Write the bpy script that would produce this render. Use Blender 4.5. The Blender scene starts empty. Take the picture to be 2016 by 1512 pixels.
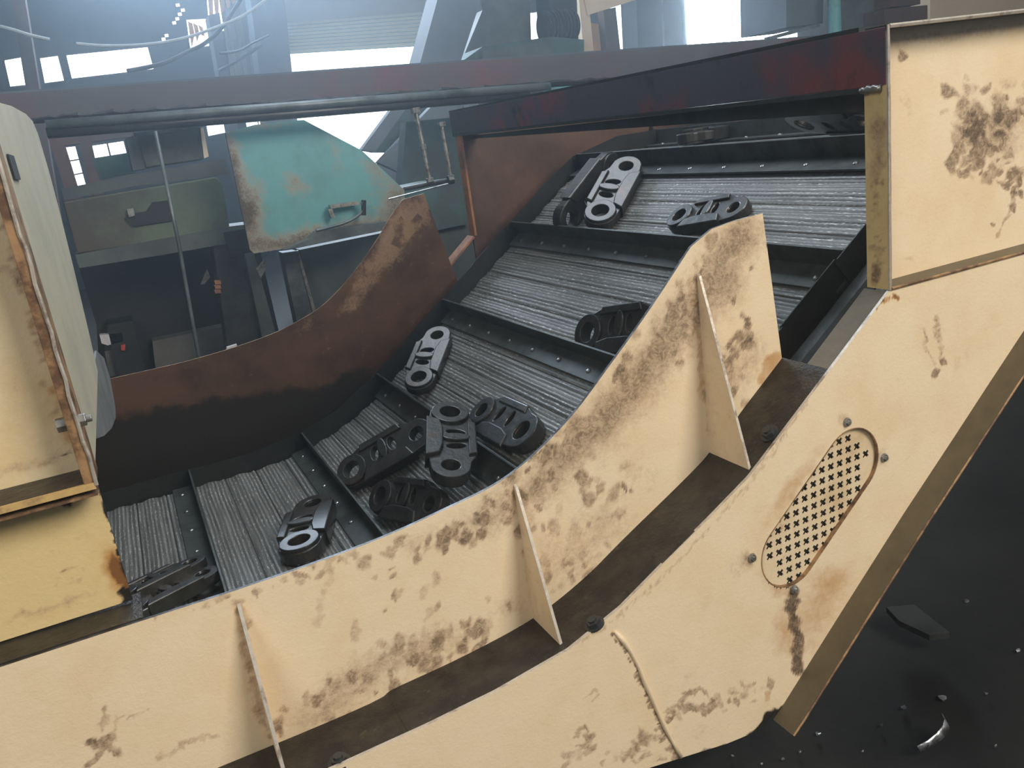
import bpy, math, random
import numpy as np
from mathutils import Vector, Matrix
random.seed(7)
rng = np.random.default_rng(7)
sc = bpy.context.scene
COL = sc.collection

# ------------------------------------------------------------------ camera
OFF = np.array([0.0, 0.0, 1.0])                 # the black floor lies 1 m below the lens
F = 1662.516
CX, CY = 1008.0, 756.0
R = np.array([[0.89411864, -0.42686839, -0.13540765],
              [-0.24156709, -0.20512509, -0.94845614],
              [0.37709043, 0.88074234, -0.28652352]])
CAM = np.array([0.0, -1.0, 0.0])
cd = bpy.data.cameras.new('camera'); cam = bpy.data.objects.new('camera', cd); COL.objects.link(cam)
cd.sensor_width = 36.0; cd.lens = F / 2016 * 36.0; cd.clip_start = 0.02; cd.clip_end = 100
m = Matrix.Identity(4)
for i in range(3):
    m[i][0] = R[0, i]; m[i][1] = -R[1, i]; m[i][2] = -R[2, i]; m[i][3] = (CAM + OFF)[i]
cam.matrix_world = m
sc.camera = cam

# ------------------------------------------------------------------ light and exposure
sc.view_settings.view_transform = 'Standard'; sc.view_settings.look = 'None'
sc.view_settings.gamma = 1.0; sc.view_settings.use_curve_mapping = False
sc.view_settings.exposure = 0.0
sc.cycles.max_bounces = 7; sc.cycles.diffuse_bounces = 3; sc.cycles.glossy_bounces = 3; sc.cycles.volume_bounces = 1
sc.cycles.caustics_reflective = False; sc.cycles.caustics_refractive = False
w = bpy.data.worlds.new('hall_daylight'); sc.world = w; w.use_nodes = True
w.node_tree.nodes['Background'].inputs[0].default_value = (0.62, 0.68, 0.74, 1)
w.node_tree.nodes['Background'].inputs[1].default_value = 0.30
def area(name, loc, target, size, power, color, sy=None):
    l = bpy.data.lights.new(name, 'AREA'); l.energy = power; l.color = color; l.size = size
    if sy: l.shape = 'RECTANGLE'; l.size_y = sy
    o = bpy.data.objects.new(name, l); COL.objects.link(o)
    o.location = Vector(loc) + Vector(OFF)
    d = Vector(target) - Vector(loc); o.rotation_euler = d.to_track_quat('-Z', 'Y').to_euler()
    return o
area('hall_lamp', (2.6, -3.6, 2.6), (0.6, 0, -0.5), 2.2, 215, (1.0, 0.925, 0.81))
area('hall_lamp', (-2.6, -3.0, 2.2), (0.3, 0, -0.5), 1.6, 66, (1.0, 0.93, 0.82))
area('door_daylight', (1.6, 7.6, 2.6), (0.8, 0.8, -0.5), 3.0, 230, (0.66, 0.82, 1.0), 1.8)
area('belt_fill_light', (1.2, 1.9, 3.6), (0.9, 0.75, -0.5), 1.6, 120, (0.80, 0.90, 1.0), 3.0)  # unseen overhead fill, added to brighten the belt

# ------------------------------------------------------------------ helpers
def ray(px, py): return R.T @ np.array([(px - CX) / F, (py - CY) / F, 1.0])
def onY(px, py, y):
    d = ray(px, py); return CAM + (y - CAM[1]) / d[1] * d
def onX(px, py, x):
    d = ray(px, py); return CAM + (x - CAM[0]) / d[0] * d
def onZ(px, py, z):
    d = ray(px, py); return CAM + (z - CAM[2]) / d[2] * d
def proj(P):
    v = (np.asarray(P) - CAM) @ R.T
    return CX + F * v[:, 0] / v[:, 2], CY + F * v[:, 1] / v[:, 2]

LOC = {}
def thing(name, label, cat, loc, group=None):
    o = bpy.data.objects.new(name, None); COL.objects.link(o)
    o.location = Vector(np.array(loc, float) + OFF); o.empty_display_size = 0.05
    LOC[o.name] = np.array(o.location)
    o['label'] = label; o['category'] = cat
    if group: o['group'] = group
    return o
def tag(o, label=None, cat=None, group=None, kind=None):
    if label: o['label'] = label
    if cat: o['category'] = cat
    if group: o['group'] = group
    if kind: o['kind'] = kind
    return o
def base(o):
    return LOC.get(o.name, np.zeros(3)) if o is not None else np.zeros(3)
class MB:
    def __init__(s): s.v = []; s.f = []; s.mi = []
    def add(s, vs, fs, mi=0):
        n = len(s.v); s.v += [tuple(map(float, p)) for p in vs]
        s.f += [tuple(i + n for i in f) for f in fs]; s.mi += [mi] * len(fs); return s
    def box(s, a, b, mi=0):
        x0, y0, z0 = a; x1, y1, z1 = b
        x0, x1 = min(x0, x1), max(x0, x1); y0, y1 = min(y0, y1), max(y0, y1); z0, z1 = min(z0, z1), max(z0, z1)
        return s.add([(x0,y0,z0),(x1,y0,z0),(x1,y1,z0),(x0,y1,z0),(x0,y0,z1),(x1,y0,z1),(x1,y1,z1),(x0,y1,z1)],
                     [(0,3,2,1),(4,5,6,7),(0,1,5,4),(1,2,6,5),(2,3,7,6),(3,0,4,7)], mi)
    def prism(s, pts, off, mi=0, side=None):
        pts = [np.array(p, float) for p in pts]; off = np.array(off, float); n = len(pts)
        nrm = sum((np.cross(pts[i], pts[(i+1) % n]) for i in range(n)), np.zeros(3))
        if nrm @ off > 0: pts = pts[::-1]
        vs = pts + [p + off for p in pts]
        k = len(s.v)
        s.add(vs, [tuple(range(n)), tuple(range(2*n-1, n-1, -1))], mi)
        s.v = s.v[:len(s.v)]
        base_ = k
        for i in range(n):
            j = (i + 1) % n
            s.f.append((base_+j, base_+i, base_+n+i, base_+n+j)); s.mi.append(mi if side is None else side)
        return s
    def cyl(s, a, b, r, n=16, mi=0, r2=None):
        a = np.array(a, float); b = np.array(b, float); d = b - a; L = np.linalg.norm(d); d /= L
        u = np.cross(d, [0, 0, 1.0]);
        if np.linalg.norm(u) < 1e-3: u = np.cross(d, [1.0, 0, 0])
        u /= np.linalg.norm(u); w_ = np.cross(d, u); r2 = r if r2 is None else r2
        A = [a + r*(math.cos(t)*u + math.sin(t)*w_) for t in np.linspace(0, 2*math.pi, n, endpoint=False)]
        B = [b + r2*(math.cos(t)*u + math.sin(t)*w_) for t in np.linspace(0, 2*math.pi, n, endpoint=False)]
        fs = [((i+1) % n, i, n+i, n+(i+1) % n) for i in range(n)] + [tuple(range(n)), tuple(range(2*n-1, n-1, -1))]
        fs[:n] = [tuple(reversed(f)) for f in fs[:n]]
        fs[n] = tuple(reversed(fs[n])); fs[n+1] = tuple(reversed(fs[n+1]))
        return s.add(A + B, fs, mi)
    def tube(s, pts, r, n=8, mi=0):
        pts = [np.array(p, float) for p in pts]; k = len(pts); rings = []
        for i, p in enumerate(pts):
            d = pts[min(i+1, k-1)] - pts[max(i-1, 0)]; d /= np.linalg.norm(d)
            u = np.cross(d, [0.13, 0.21, 0.97]); u /= np.linalg.norm(u); w_ = np.cross(d, u)
            rr = r[i] if hasattr(r, '__len__') else r
            rings += [p + rr*(math.cos(t)*u + math.sin(t)*w_) for t in np.linspace(0, 2*math.pi, n, endpoint=False)]
        fs = []
        for i in range(k-1):
            for j in range(n):
                fs.append((i*n+j, i*n+(j+1) % n, (i+1)*n+(j+1) % n, (i+1)*n+j))
        fs += [tuple(range(n-1, -1, -1)), tuple(range((k-1)*n, k*n))]
        return s.add(rings, fs, mi)
    def build(s, name, mat, parent=None, smooth=False, bevel=0):
        me = bpy.data.meshes.new(name)
        b = base(parent)
        v = np.array(s.v) + OFF - b
        me.from_pydata(v.tolist(), [], s.f)
        mats = mat if isinstance(mat, (list, tuple)) else [mat]
        for q in mats: me.materials.append(q)
        if any(s.mi): me.polygons.foreach_set('material_index', s.mi)
        if smooth: me.polygons.foreach_set('use_smooth', [True]*len(me.polygons))
        me.update()
        o = bpy.data.objects.new(name, me); COL.objects.link(o)
        if parent is not None:
            o.parent = parent; LOC[o.name] = b
        if bevel:
            md = o.modifiers.new('bevel', 'BEVEL'); md.width = bevel; md.segments = 2; md.limit_method = 'ANGLE'
        return o
def finish(o, parent): return o

# ------------------------------------------------------------------ materials
def new_mat(name):
    mt = bpy.data.materials.new(name); mt.use_nodes = True
    nt = mt.node_tree; return mt, nt, nt.nodes['Principled BSDF']
def N(nt, t, **kw):
    n = nt.nodes.new(t)
    for k, v in kw.items():
        if k.startswith('i_'): n.inputs[int(k[2:])].default_value = v
        else: setattr(n, k, v)
    return n
def noise(nt, vec, scale, detail=4, rough=0.6, dist=0.0):
    n = nt.nodes.new('ShaderNodeTexNoise'); n.inputs['Scale'].default_value = scale
    n.inputs['Detail'].default_value = detail; n.inputs['Roughness'].default_value = rough
    n.inputs['Distortion'].default_value = dist
    nt.links.new(vec, n.inputs['Vector']); return n.outputs['Fac']
def ramp(nt, fac, a, b):
    n = nt.nodes.new('ShaderNodeMapRange'); n.interpolation_type = 'SMOOTHSTEP'
    n.inputs['From Min'].default_value = a; n.inputs['From Max'].default_value = b
    nt.links.new(fac, n.inputs['Value']); return n.outputs['Result']
def mixc(nt, fac, a, b):
    n = nt.nodes.new('ShaderNodeMix'); n.data_type = 'RGBA'
    if isinstance(fac, float): n.inputs[0].default_value = fac
    else: nt.links.new(fac, n.inputs[0])
    for s_, i in ((a, 6), (b, 7)):
        if isinstance(s_, tuple): n.inputs[i].default_value = (*s_, 1)
        else: nt.links.new(s_, n.inputs[i])
    return n.outputs[2]
def math_(nt, op, a, b=None, clamp=False):
    n = nt.nodes.new('ShaderNodeMath'); n.operation = op; n.use_clamp = clamp
    for i, s_ in enumerate((a, b)):
        if s_ is None: continue
        if isinstance(s_, (int, float)): n.inputs[i].default_value = s_
        else: nt.links.new(s_, n.inputs[i])
    return n.outputs[0]
def bump(nt, bs, h, dist, strength=1.0):
    n = nt.nodes.new('ShaderNodeBump'); n.inputs['Distance'].default_value = dist; n.inputs['Strength'].default_value = strength
    nt.links.new(h, n.inputs['Height']); nt.links.new(n.outputs[0], bs.inputs['Normal'])
def coords(nt):
    g = nt.nodes.new('ShaderNodeNewGeometry'); return g.outputs['Position']
def scaled(nt, vec, sc_):
    n = nt.nodes.new('ShaderNodeMapping'); n.inputs['Scale'].default_value = sc_; nt.links.new(vec, n.inputs['Vector']); return n.outputs[0]

def worn(name, col, dirt, s1=4.0, lo=0.45, hi=0.7, rough=0.55, metal=0.0, rust_or_glare=None, rlo=0.62, rhi=0.7, fine=0.12, bumpd=0.0008, stretch=(1,1,1), spec=0.4):
    mt, nt, bs = new_mat(name)
    p = scaled(nt, coords(nt), stretch)
    c = mixc(nt, ramp(nt, noise(nt, p, s1, 6, 0.65), lo, hi), col, dirt)
    if rust_or_glare: c = mixc(nt, ramp(nt, noise(nt, p, s1*2.3, 7, 0.7, 0.3), rlo, rhi), c, rust_or_glare)
    f = noise(nt, p, 60, 4, 0.7)
    c2 = mixc(nt, math_(nt, 'MULTIPLY', ramp(nt, f, 0.35, 0.75), fine*2), c, dirt)
    nt.links.new(c2, bs.inputs['Base Color'])
    bs.inputs['Roughness'].default_value = rough; bs.inputs['Metallic'].default_value = metal
    bs.inputs['Specular IOR Level'].default_value = spec
    bump(nt, bs, noise(nt, p, 35, 5, 0.7), bumpd)
    return mt

def paint(name, col, col2, ambient_dirt=0.0):
    # enamel with grease prints, rust and painted shade whose shapes come from the 'stain_shade' attribute
    mt, nt, bs = new_mat(name)
    p = coords(nt)
    at = nt.nodes.new('ShaderNodeAttribute'); at.attribute_name = 'stain_shade'
    sep = nt.nodes.new('ShaderNodeSeparateColor'); nt.links.new(at.outputs['Color'], sep.inputs[0])
    nA = noise(nt, p, 46, 5, 0.65, 0.4); nB = noise(nt, p, 150, 4, 0.7, 0.2); nC = noise(nt, p, 9, 5, 0.6)
    c = mixc(nt, ramp(nt, nC, 0.38, 0.72), col, col2)
    c = mixc(nt, math_(nt, 'MULTIPLY', ramp(nt, nA, 0.6, 0.75), 0.10 + ambient_dirt), c, (0.30, 0.20, 0.10))
    # rust
    r = math_(nt, 'ADD', sep.outputs[1], math_(nt, 'MULTIPLY', math_(nt, 'SUBTRACT', nA, 0.5), 0.55))
    c = mixc(nt, math_(nt, 'MULTIPLY', ramp(nt, r, 0.15, 0.75), 0.75), c, (0.50, 0.235, 0.06))
    c = mixc(nt, math_(nt, 'MULTIPLY', ramp(nt, r, 0.62, 0.95), 0.85), c, (0.16, 0.055, 0.018))
    # greasy prints
    g = math_(nt, 'ADD', sep.outputs[0], math_(nt, 'MULTIPLY', math_(nt, 'SUBTRACT', math_(nt, 'ADD', math_(nt, 'MULTIPLY', nA, 0.6), math_(nt, 'MULTIPLY', nB, 0.4)), 0.5), 1.3))
    gate = ramp(nt, sep.outputs[0], 0.02, 0.14)
    gw = math_(nt, 'MULTIPLY', ramp(nt, g, 0.02, 0.5), gate)
    c = mixc(nt, math_(nt, 'MULTIPLY', gw, 0.55), c, (0.46, 0.30, 0.19))
    gm = math_(nt, 'MULTIPLY', ramp(nt, g, 0.32, 0.75), gate)
    sw = noise(nt, p, 75, 6, 0.7, 1.6)
    c = mixc(nt, math_(nt, 'MULTIPLY', gm, math_(nt, 'ADD', 0.18, math_(nt, 'MULTIPLY', ramp(nt, sw, 0.36, 0.6), 0.55))), c, (0.15, 0.095, 0.058))
    gd = math_(nt, 'MULTIPLY', ramp(nt, g, 0.68, 1.1), gate)
    c = mixc(nt, math_(nt, 'MULTIPLY', gd, 0.7), c, (0.055, 0.04, 0.028))
    # black oil, also shade painted as black
    b = math_(nt, 'ADD', sep.outputs[2], math_(nt, 'MULTIPLY', math_(nt, 'SUBTRACT', nA, 0.5), 0.5))
    bm = math_(nt, 'MULTIPLY', ramp(nt, b, 0.35, 0.7), ramp(nt, sep.outputs[2], 0.02, 0.2))
    c = mixc(nt, bm, c, (0.018, 0.014, 0.012))
    nt.links.new(c, bs.inputs['Base Color'])
    rr = nt.nodes.new('ShaderNodeMapRange'); rr.inputs['To Min'].default_value = 0.42; rr.inputs['To Max'].default_value = 0.3
    nt.links.new(gm, rr.inputs['Value']); nt.links.new(rr.outputs[0], bs.inputs['Roughness'])
    bs.inputs['Specular IOR Level'].default_value = 0.35
    hh = math_(nt, 'ADD', math_(nt, 'MULTIPLY', noise(nt, p, 5, 3, 0.5), 6.0), math_(nt, 'ADD', nB, math_(nt, 'MULTIPLY', gm, 0.6)))
    bump(nt, bs, hh, 0.0006)
    return mt

CREAM = (0.87, 0.715, 0.50); CREAM2 = (0.83, 0.65, 0.42)
M = {}
M['cream'] = paint('cream_enamel', CREAM, CREAM2)
M['cream_old'] = paint('yellowed_cream_enamel', (0.76, 0.59, 0.30), (0.68, 0.50, 0.23), 0.05)
M['cream_hood'] = paint('stained_cream_enamel', (0.82, 0.69, 0.46), (0.75, 0.57, 0.31), 0.08)
M['wing'] = None
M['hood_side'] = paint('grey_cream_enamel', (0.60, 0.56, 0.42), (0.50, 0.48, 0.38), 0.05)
M['edge'] = worn('worn_plate_edge', (0.68, 0.62, 0.54), (0.22, 0.17, 0.13), 30, 0.5, 0.75, 0.4, 0.5)
M['edge_dark'] = worn('greasy_plate_edge', (0.12, 0.12, 0.13), (0.04, 0.035, 0.03), 30, 0.4, 0.6, 0.35, 0.5)
M['edge_rust'] = worn('rusty_plate_edge', (0.42, 0.25, 0.12), (0.13, 0.07, 0.04), 25, 0.4, 0.6, 0.5, 0.1)
M['olive'] = worn('olive_flange', (0.135, 0.108, 0.064), (0.09, 0.072, 0.045), 14, 0.35, 0.8, 0.5, 0.0)  # olive tone for flanges, darker than the cream plates
M['grease'] = worn('greasy_ledge', (0.042, 0.033, 0.024), (0.016, 0.013, 0.011), 22, 0.35, 0.6, 0.42, 0.0, rust_or_glare=(0.12, 0.095, 0.06), rlo=0.6, rhi=0.76, bumpd=0.0035, spec=0.35)
M['rust_brown'] = worn('rusty_brown_plate', (0.10, 0.05, 0.03), (0.03, 0.018, 0.013), 5, 0.36, 0.66, 0.42, 0.1, rust_or_glare=(0.30, 0.17, 0.08), rlo=0.63, rhi=0.73, bumpd=0.001, spec=0.4)
M['rust_dim'] = worn('scuffed_brown_plate', (0.14, 0.075, 0.05), (0.055, 0.035, 0.03), 3, 0.36, 0.7, 0.45, 0.1, rust_or_glare=(0.22, 0.11, 0.05), rlo=0.6, rhi=0.75)
M['rust_orange'] = worn('orange_rust', (0.42, 0.18, 0.085), (0.20, 0.10, 0.06), 18, 0.4, 0.65, 0.6, rust_or_glare=(0.6, 0.42, 0.22), rlo=0.62, rhi=0.7)
M['red'] = worn('red_oxide_glare_paint', (0.22, 0.055, 0.06), (0.075, 0.075, 0.10), 3.2, 0.36, 0.56, 0.5, rust_or_glare=(0.035, 0.035, 0.045), rlo=0.55, rhi=0.7)  # blue-grey second tone puts window glare into the paint
M['red_far'] = worn('faded_red_paint', (0.15, 0.055, 0.06), (0.085, 0.085, 0.095), 1.6, 0.30, 0.56, 0.6, rust_or_glare=(0.05, 0.05, 0.055), rlo=0.66, rhi=0.75)
M['steel_dark'] = worn('dark_oily_steel', (0.045, 0.050, 0.050), (0.02, 0.022, 0.023), 12, 0.4, 0.7, 0.36, 0.2, bumpd=0.0008, spec=0.6)
M['cleat'] = worn('dark_cleat_steel', (0.10, 0.112, 0.105), (0.05, 0.055, 0.053), 16, 0.4, 0.7, 0.42, 0.5, bumpd=0.0006)
M['wing'] = worn('oil_black_side_wing', (0.018, 0.020, 0.020), (0.009, 0.010, 0.010), 12, 0.4, 0.7, 0.42, 0.1, bumpd=0.0008, spec=0.4)
M['rivet'] = worn('worn_rivet', (0.5, 0.5, 0.5), (0.16, 0.16, 0.16), 40, 0.4, 0.7, 0.28, 0.9)
M['zinc'] = worn('dull_zinc', (0.42, 0.42, 0.40), (0.16, 0.15, 0.13), 40, 0.4, 0.7, 0.35, 0.7)
M['grey_rubber'] = worn('grey_flap', (0.19, 0.20, 0.20), (0.12, 0.12, 0.125), 10, 0.4, 0.7, 0.6)
M['teal'] = worn('worn_teal_paint', (0.14, 0.40, 0.42), (0.11, 0.16, 0.16), 2.6, 0.46, 0.62, 0.5, rust_or_glare=(0.12, 0.09, 0.07), rlo=0.62, rhi=0.75)
M['green'] = worn('dirty_green_paint', (0.13, 0.18, 0.13), (0.085, 0.075, 0.06), 2.4, 0.40, 0.62, 0.6)
M['teal_dark'] = worn('dark_teal_paint', (0.05, 0.12, 0.115), (0.045, 0.06, 0.06), 3, 0.4, 0.65, 0.55)
M['greygreen'] = worn('grey_green_steel', (0.10, 0.125, 0.12), (0.06, 0.07, 0.07), 3, 0.4, 0.65, 0.5)
M['pipe'] = worn('grey_rail_steel', (0.16, 0.19, 0.20), (0.07, 0.085, 0.09), 5, 0.4, 0.65, 0.4, 0.3)
M['black'] = worn('black_machine', (0.022, 0.024, 0.026), (0.008, 0.008, 0.009), 5, 0.4, 0.7, 0.55)
M['chute'] = worn('blue_grey_duct', (0.13, 0.16, 0.185), (0.09, 0.11, 0.13), 1.8, 0.35, 0.7, 0.6)
M['column_blue'] = worn('blue_grey_column', (0.10, 0.13, 0.16), (0.07, 0.09, 0.11), 2, 0.35, 0.7, 0.6)
M['column_brown'] = worn('brown_column', (0.12, 0.065, 0.055), (0.06, 0.05, 0.05), 2, 0.35, 0.7, 0.7)
M['wall'] = worn('dim_hall_wall', (0.018, 0.034, 0.044), (0.011, 0.022, 0.030), 0.7, 0.35, 0.7, 0.8)
M['wall_tan'] = worn('tan_hall_wall', (0.80, 0.66, 0.48), (0.70, 0.56, 0.40), 0.9, 0.35, 0.7, 0.8)
M['sheet_tan'] = worn('translucent_tan_sheet', (0.75, 0.52, 0.25), (0.55, 0.36, 0.16), 3, 0.35, 0.7, 0.7)
M['sheet_grey'] = worn('grey_corrugated_sheet', (0.30, 0.32, 0.31), (0.20, 0.22, 0.22), 1.5, 0.35, 0.7, 0.7)
M['shutter'] = worn('pale_shutter_slat', (0.62, 0.64, 0.58), (0.50, 0.54, 0.52), 2, 0.35, 0.7, 0.6)
def translucent(name, col, f=0.6):
    mt, nt, bs = new_mat(name); bs.inputs['Base Color'].default_value = (*col, 1); bs.inputs['Roughness'].default_value = 0.7
    t = nt.nodes.new('ShaderNodeBsdfTranslucent'); t.inputs[0].default_value = (*col, 1)
    mx = nt.nodes.new('ShaderNodeMixShader'); mx.inputs[0].default_value = f
    nt.links.new(bs.outputs[0], mx.inputs[1]); nt.links.new(t.outputs[0], mx.inputs[2]); nt.links.new(mx.outputs[0], nt.nodes['Material Output'].inputs[0]); return mt
M['shutter'] = translucent('translucent_shutter', (0.60, 0.62, 0.55), 0.55)
M['shutter_joint'] = translucent('shutter_joint', (0.26, 0.36, 0.38), 0.5)
M['sheet_tan'] = translucent('translucent_tan_sheet', (0.75, 0.46, 0.20), 0.55)
M['sheet_grey'] = translucent('translucent_grey_sheet', (0.34, 0.36, 0.34), 0.30)
M['cream_far'] = worn('cream_frame_paint', (0.92, 0.76, 0.55), (0.80, 0.62, 0.42), 2.5, 0.4, 0.7, 0.6)
M['tan_dark'] = worn('tan_machine_panel', (0.55, 0.36, 0.22), (0.38, 0.25, 0.16), 2.5, 0.4, 0.7, 0.6)
M['cable_w'] = worn('pale_cable', (0.55, 0.6, 0.6), (0.4, 0.45, 0.45), 5, 0.4, 0.7, 0.6)
M['white'] = worn('white_scrap', (0.75, 0.75, 0.8), (0.5, 0.5, 0.55), 20, 0.4, 0.7, 0.6)
M['redscrap'] = worn('red_scrap', (0.6, 0.08, 0.05), (0.4, 0.05, 0.04), 20, 0.4, 0.7, 0.6)
M['concrete'] = worn('dusty_concrete', (0.15, 0.15, 0.145), (0.08, 0.08, 0.08), 2.0, 0.4, 0.65, 0.8)
def floor_mat():
    mt, nt, bs = new_mat('black_oily_floor'); p = coords(nt)
    c = mixc(nt, ramp(nt, noise(nt, p, 3, 6, 0.6), 0.35, 0.7), (0.016, 0.016, 0.016), (0.006, 0.006, 0.007))
    nt.links.new(c, bs.inputs['Base Color']); bs.inputs['Roughness'].default_value = 0.55
    bs.inputs['Specular IOR Level'].default_value = 0.3
    bump(nt, bs, noise(nt, p, 25, 6, 0.65), 0.0008); return mt
M['floor'] = floor_mat()
def emit(name, col, st):
    mt = bpy.data.materials.new(name); mt.use_nodes = True; nt = mt.node_tree; nt.nodes.clear()
    e = nt.nodes.new('ShaderNodeEmission'); e.inputs[0].default_value = (*col, 1); e.inputs[1].default_value = st
    o = nt.nodes.new('ShaderNodeOutputMaterial'); nt.links.new(e.outputs[0], o.inputs[0]); return mt
M['sky'] = emit('bright_daylight_pane', (0.93, 0.97, 1.0), 3.0)
M['sky_hot'] = emit('glaring_daylight_pane', (0.72, 0.87, 1.0), 30.0)

def belt_mat():
    mt, nt, bs = new_mat('ribbed_belt_steel')
    uv = nt.nodes.new('ShaderNodeUVMap'); uv.uv_map = 'belt'
    sp = nt.nodes.new('ShaderNodeSeparateXYZ'); nt.links.new(uv.outputs[0], sp.inputs[0])
    Y, S = sp.outputs[0], sp.outputs[1]; uvv = uv.outputs[0]
    p = coords(nt)
    warp = math_(nt, 'MULTIPLY', math_(nt, 'SUBTRACT', noise(nt, p, 7, 3, 0.5), 0.5), 0.006)
    S2 = math_(nt, 'ADD', S, warp)
    def sine(v, period, ph=0.0):
        return math_(nt, 'SINE', math_(nt, 'ADD', math_(nt, 'MULTIPLY', v, 2*math.pi/period), ph))
    rib = math_(nt, 'ADD', math_(nt, 'MULTIPLY', sine(S2, 0.0098), 0.5), 0.5)
    dim = math_(nt, 'ADD', math_(nt, 'MULTIPLY', sine(Y, 0.0135), 0.5), 0.5)
    h = math_(nt, 'MULTIPLY', math_(nt, 'POWER', rib, 1.6), math_(nt, 'ADD', math_(nt, 'MULTIPLY', dim, 0.5), 0.5))
    st = noise(nt, scaled(nt, p, (18, 1.6, 18)), 5, 5, 0.65)
    big = noise(nt, p, 3.5, 4, 0.6)
    dash = noise(nt, scaled(nt, uvv, (55, 330, 1)), 1.0, 2, 0.5)
    grain = noise(nt, scaled(nt, uvv, (4.0, 170, 1)), 1.0, 3, 0.6)
    wear = math_(nt, 'MULTIPLY', math_(nt, 'MULTIPLY', ramp(nt, dash, 0.5, 0.66), ramp(nt, h, 0.0, 0.6)), ramp(nt, math_(nt, 'ADD', math_(nt, 'MULTIPLY', st, 0.6), math_(nt, 'MULTIPLY', big, 0.5)), 0.42, 0.68))
    c0 = mixc(nt, ramp(nt, grain, 0.30, 0.70), (0.13, 0.132, 0.126), (0.30, 0.30, 0.288))
    c0 = mixc(nt, math_(nt, 'MULTIPLY', ramp(nt, h, 0.4, 0.0), 0.5), c0, (0.05, 0.05, 0.048))
    c = mixc(nt, math_(nt, 'MULTIPLY', wear, 0.9), c0, (0.80, 0.80, 0.76))
    c = mixc(nt, math_(nt, 'MULTIPLY', ramp(nt, st, 0.50, 0.72), 0.45), c, (0.07, 0.07, 0.068))
    nt.links.new(c, bs.inputs['Base Color'])
    bs.inputs['Metallic'].default_value = 0.35
    rr = nt.nodes.new('ShaderNodeMapRange'); rr.inputs['To Min'].default_value = 0.5; rr.inputs['To Max'].default_value = 0.33
    nt.links.new(wear, rr.inputs['Value']); nt.links.new(rr.outputs[0], bs.inputs['Roughness'])
    bump(nt, bs, math_(nt, 'ADD', h, math_(nt, 'MULTIPLY', dash, 0.8)), 0.0010)
    return mt
M['belt'] = belt_mat()
def link_mat():
    mt, nt, bs = new_mat('oily_forged_steel'); p = coords(nt)
    c = mixc(nt, ramp(nt, noise(nt, p, 28, 5, 0.6), 0.35, 0.7), (0.042, 0.042, 0.040), (0.020, 0.019, 0.018))
    c = mixc(nt, math_(nt, 'MULTIPLY', ramp(nt, noise(nt, p, 12, 4, 0.6), 0.60, 0.72), 0.6), c, (0.085, 0.05, 0.028))
    nt.links.new(c, bs.inputs['Base Color']); bs.inputs['Roughness'].default_value = 0.40
    bs.inputs['Metallic'].default_value = 0.45; bs.inputs['Specular IOR Level'].default_value = 0.7
    bs.inputs['Coat Weight'].default_value = 0.35; bs.inputs['Coat Roughness'].default_value = 0.12
    bump(nt, bs, noise(nt, p, 60, 4, 0.6), 0.0012); return mt
M['link'] = link_mat()

# ------------------------------------------------------------------ setting
def cat(pts, n=8):
    """Catmull-Rom through points"""
    P = [np.array(p, float) for p in pts]; out = []
    for i in range(len(P)-1):
        a = P[max(i-1, 0)]; b = P[i]; c_ = P[i+1]; d = P[min(i+2, len(P)-1)]
        for t in np.linspace(0, 1, n, endpoint=False):
            out.append(0.5*((2*b)+(-a+c_)*t+(2*a-5*b+4*c_-d)*t*t+(-a+3*b-3*c_+d)*t**3))
    out.append(P[-1]); return out

fl = MB().box((-7, -5, -1.06), (14, 9.4, -1.0)).build('floor', M['floor']); tag(fl, kind='structure', label='black oily workshop floor')
MB().box((-7, 9.0, -1.0), (14, 9.3, 6.0)).build('wall_back', M['wall'])['kind'] = 'structure'
MB().box((-7.3, -2.0, -1.0), (-7, 9.3, 6.0)).build('wall_left', M['wall'])['kind'] = 'structure'
MB().box((14, -2.0, -1.0), (14.3, 9.3, 6.0)).build('wall_right', M['wall'])['kind'] = 'structure'
MB().box((-7.3, 2.5, 6.0), (14.3, 9.3, 6.2)).build('ceiling', M['wall'])['kind'] = 'structure'

# hall haze, added partly to stand in for lens glare
hz = MB().box((-6.9, -0.9, -0.99), (13.9, 8.9, 5.9)).build('haze', None)
hm = bpy.data.materials.new('hall_haze_glare'); hm.use_nodes = True; nt = hm.node_tree; nt.nodes.clear()
vs = nt.nodes.new('ShaderNodeVolumeScatter'); vs.inputs['Color'].default_value = (0.72, 0.86, 1.0, 1)
vs.inputs['Density'].default_value = 0.028; vs.inputs['Anisotropy'].default_value = 0.8
mo = nt.nodes.new('ShaderNodeOutputMaterial'); nt.links.new(vs.outputs[0], mo.inputs['Volume'])
hz.data.materials.clear(); hz.data.materials.append(hm)
tag(hz, 'thin bluish haze hanging in the hall behind the conveyor, partly standing in for lens glare', 'haze', kind='stuff')

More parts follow.
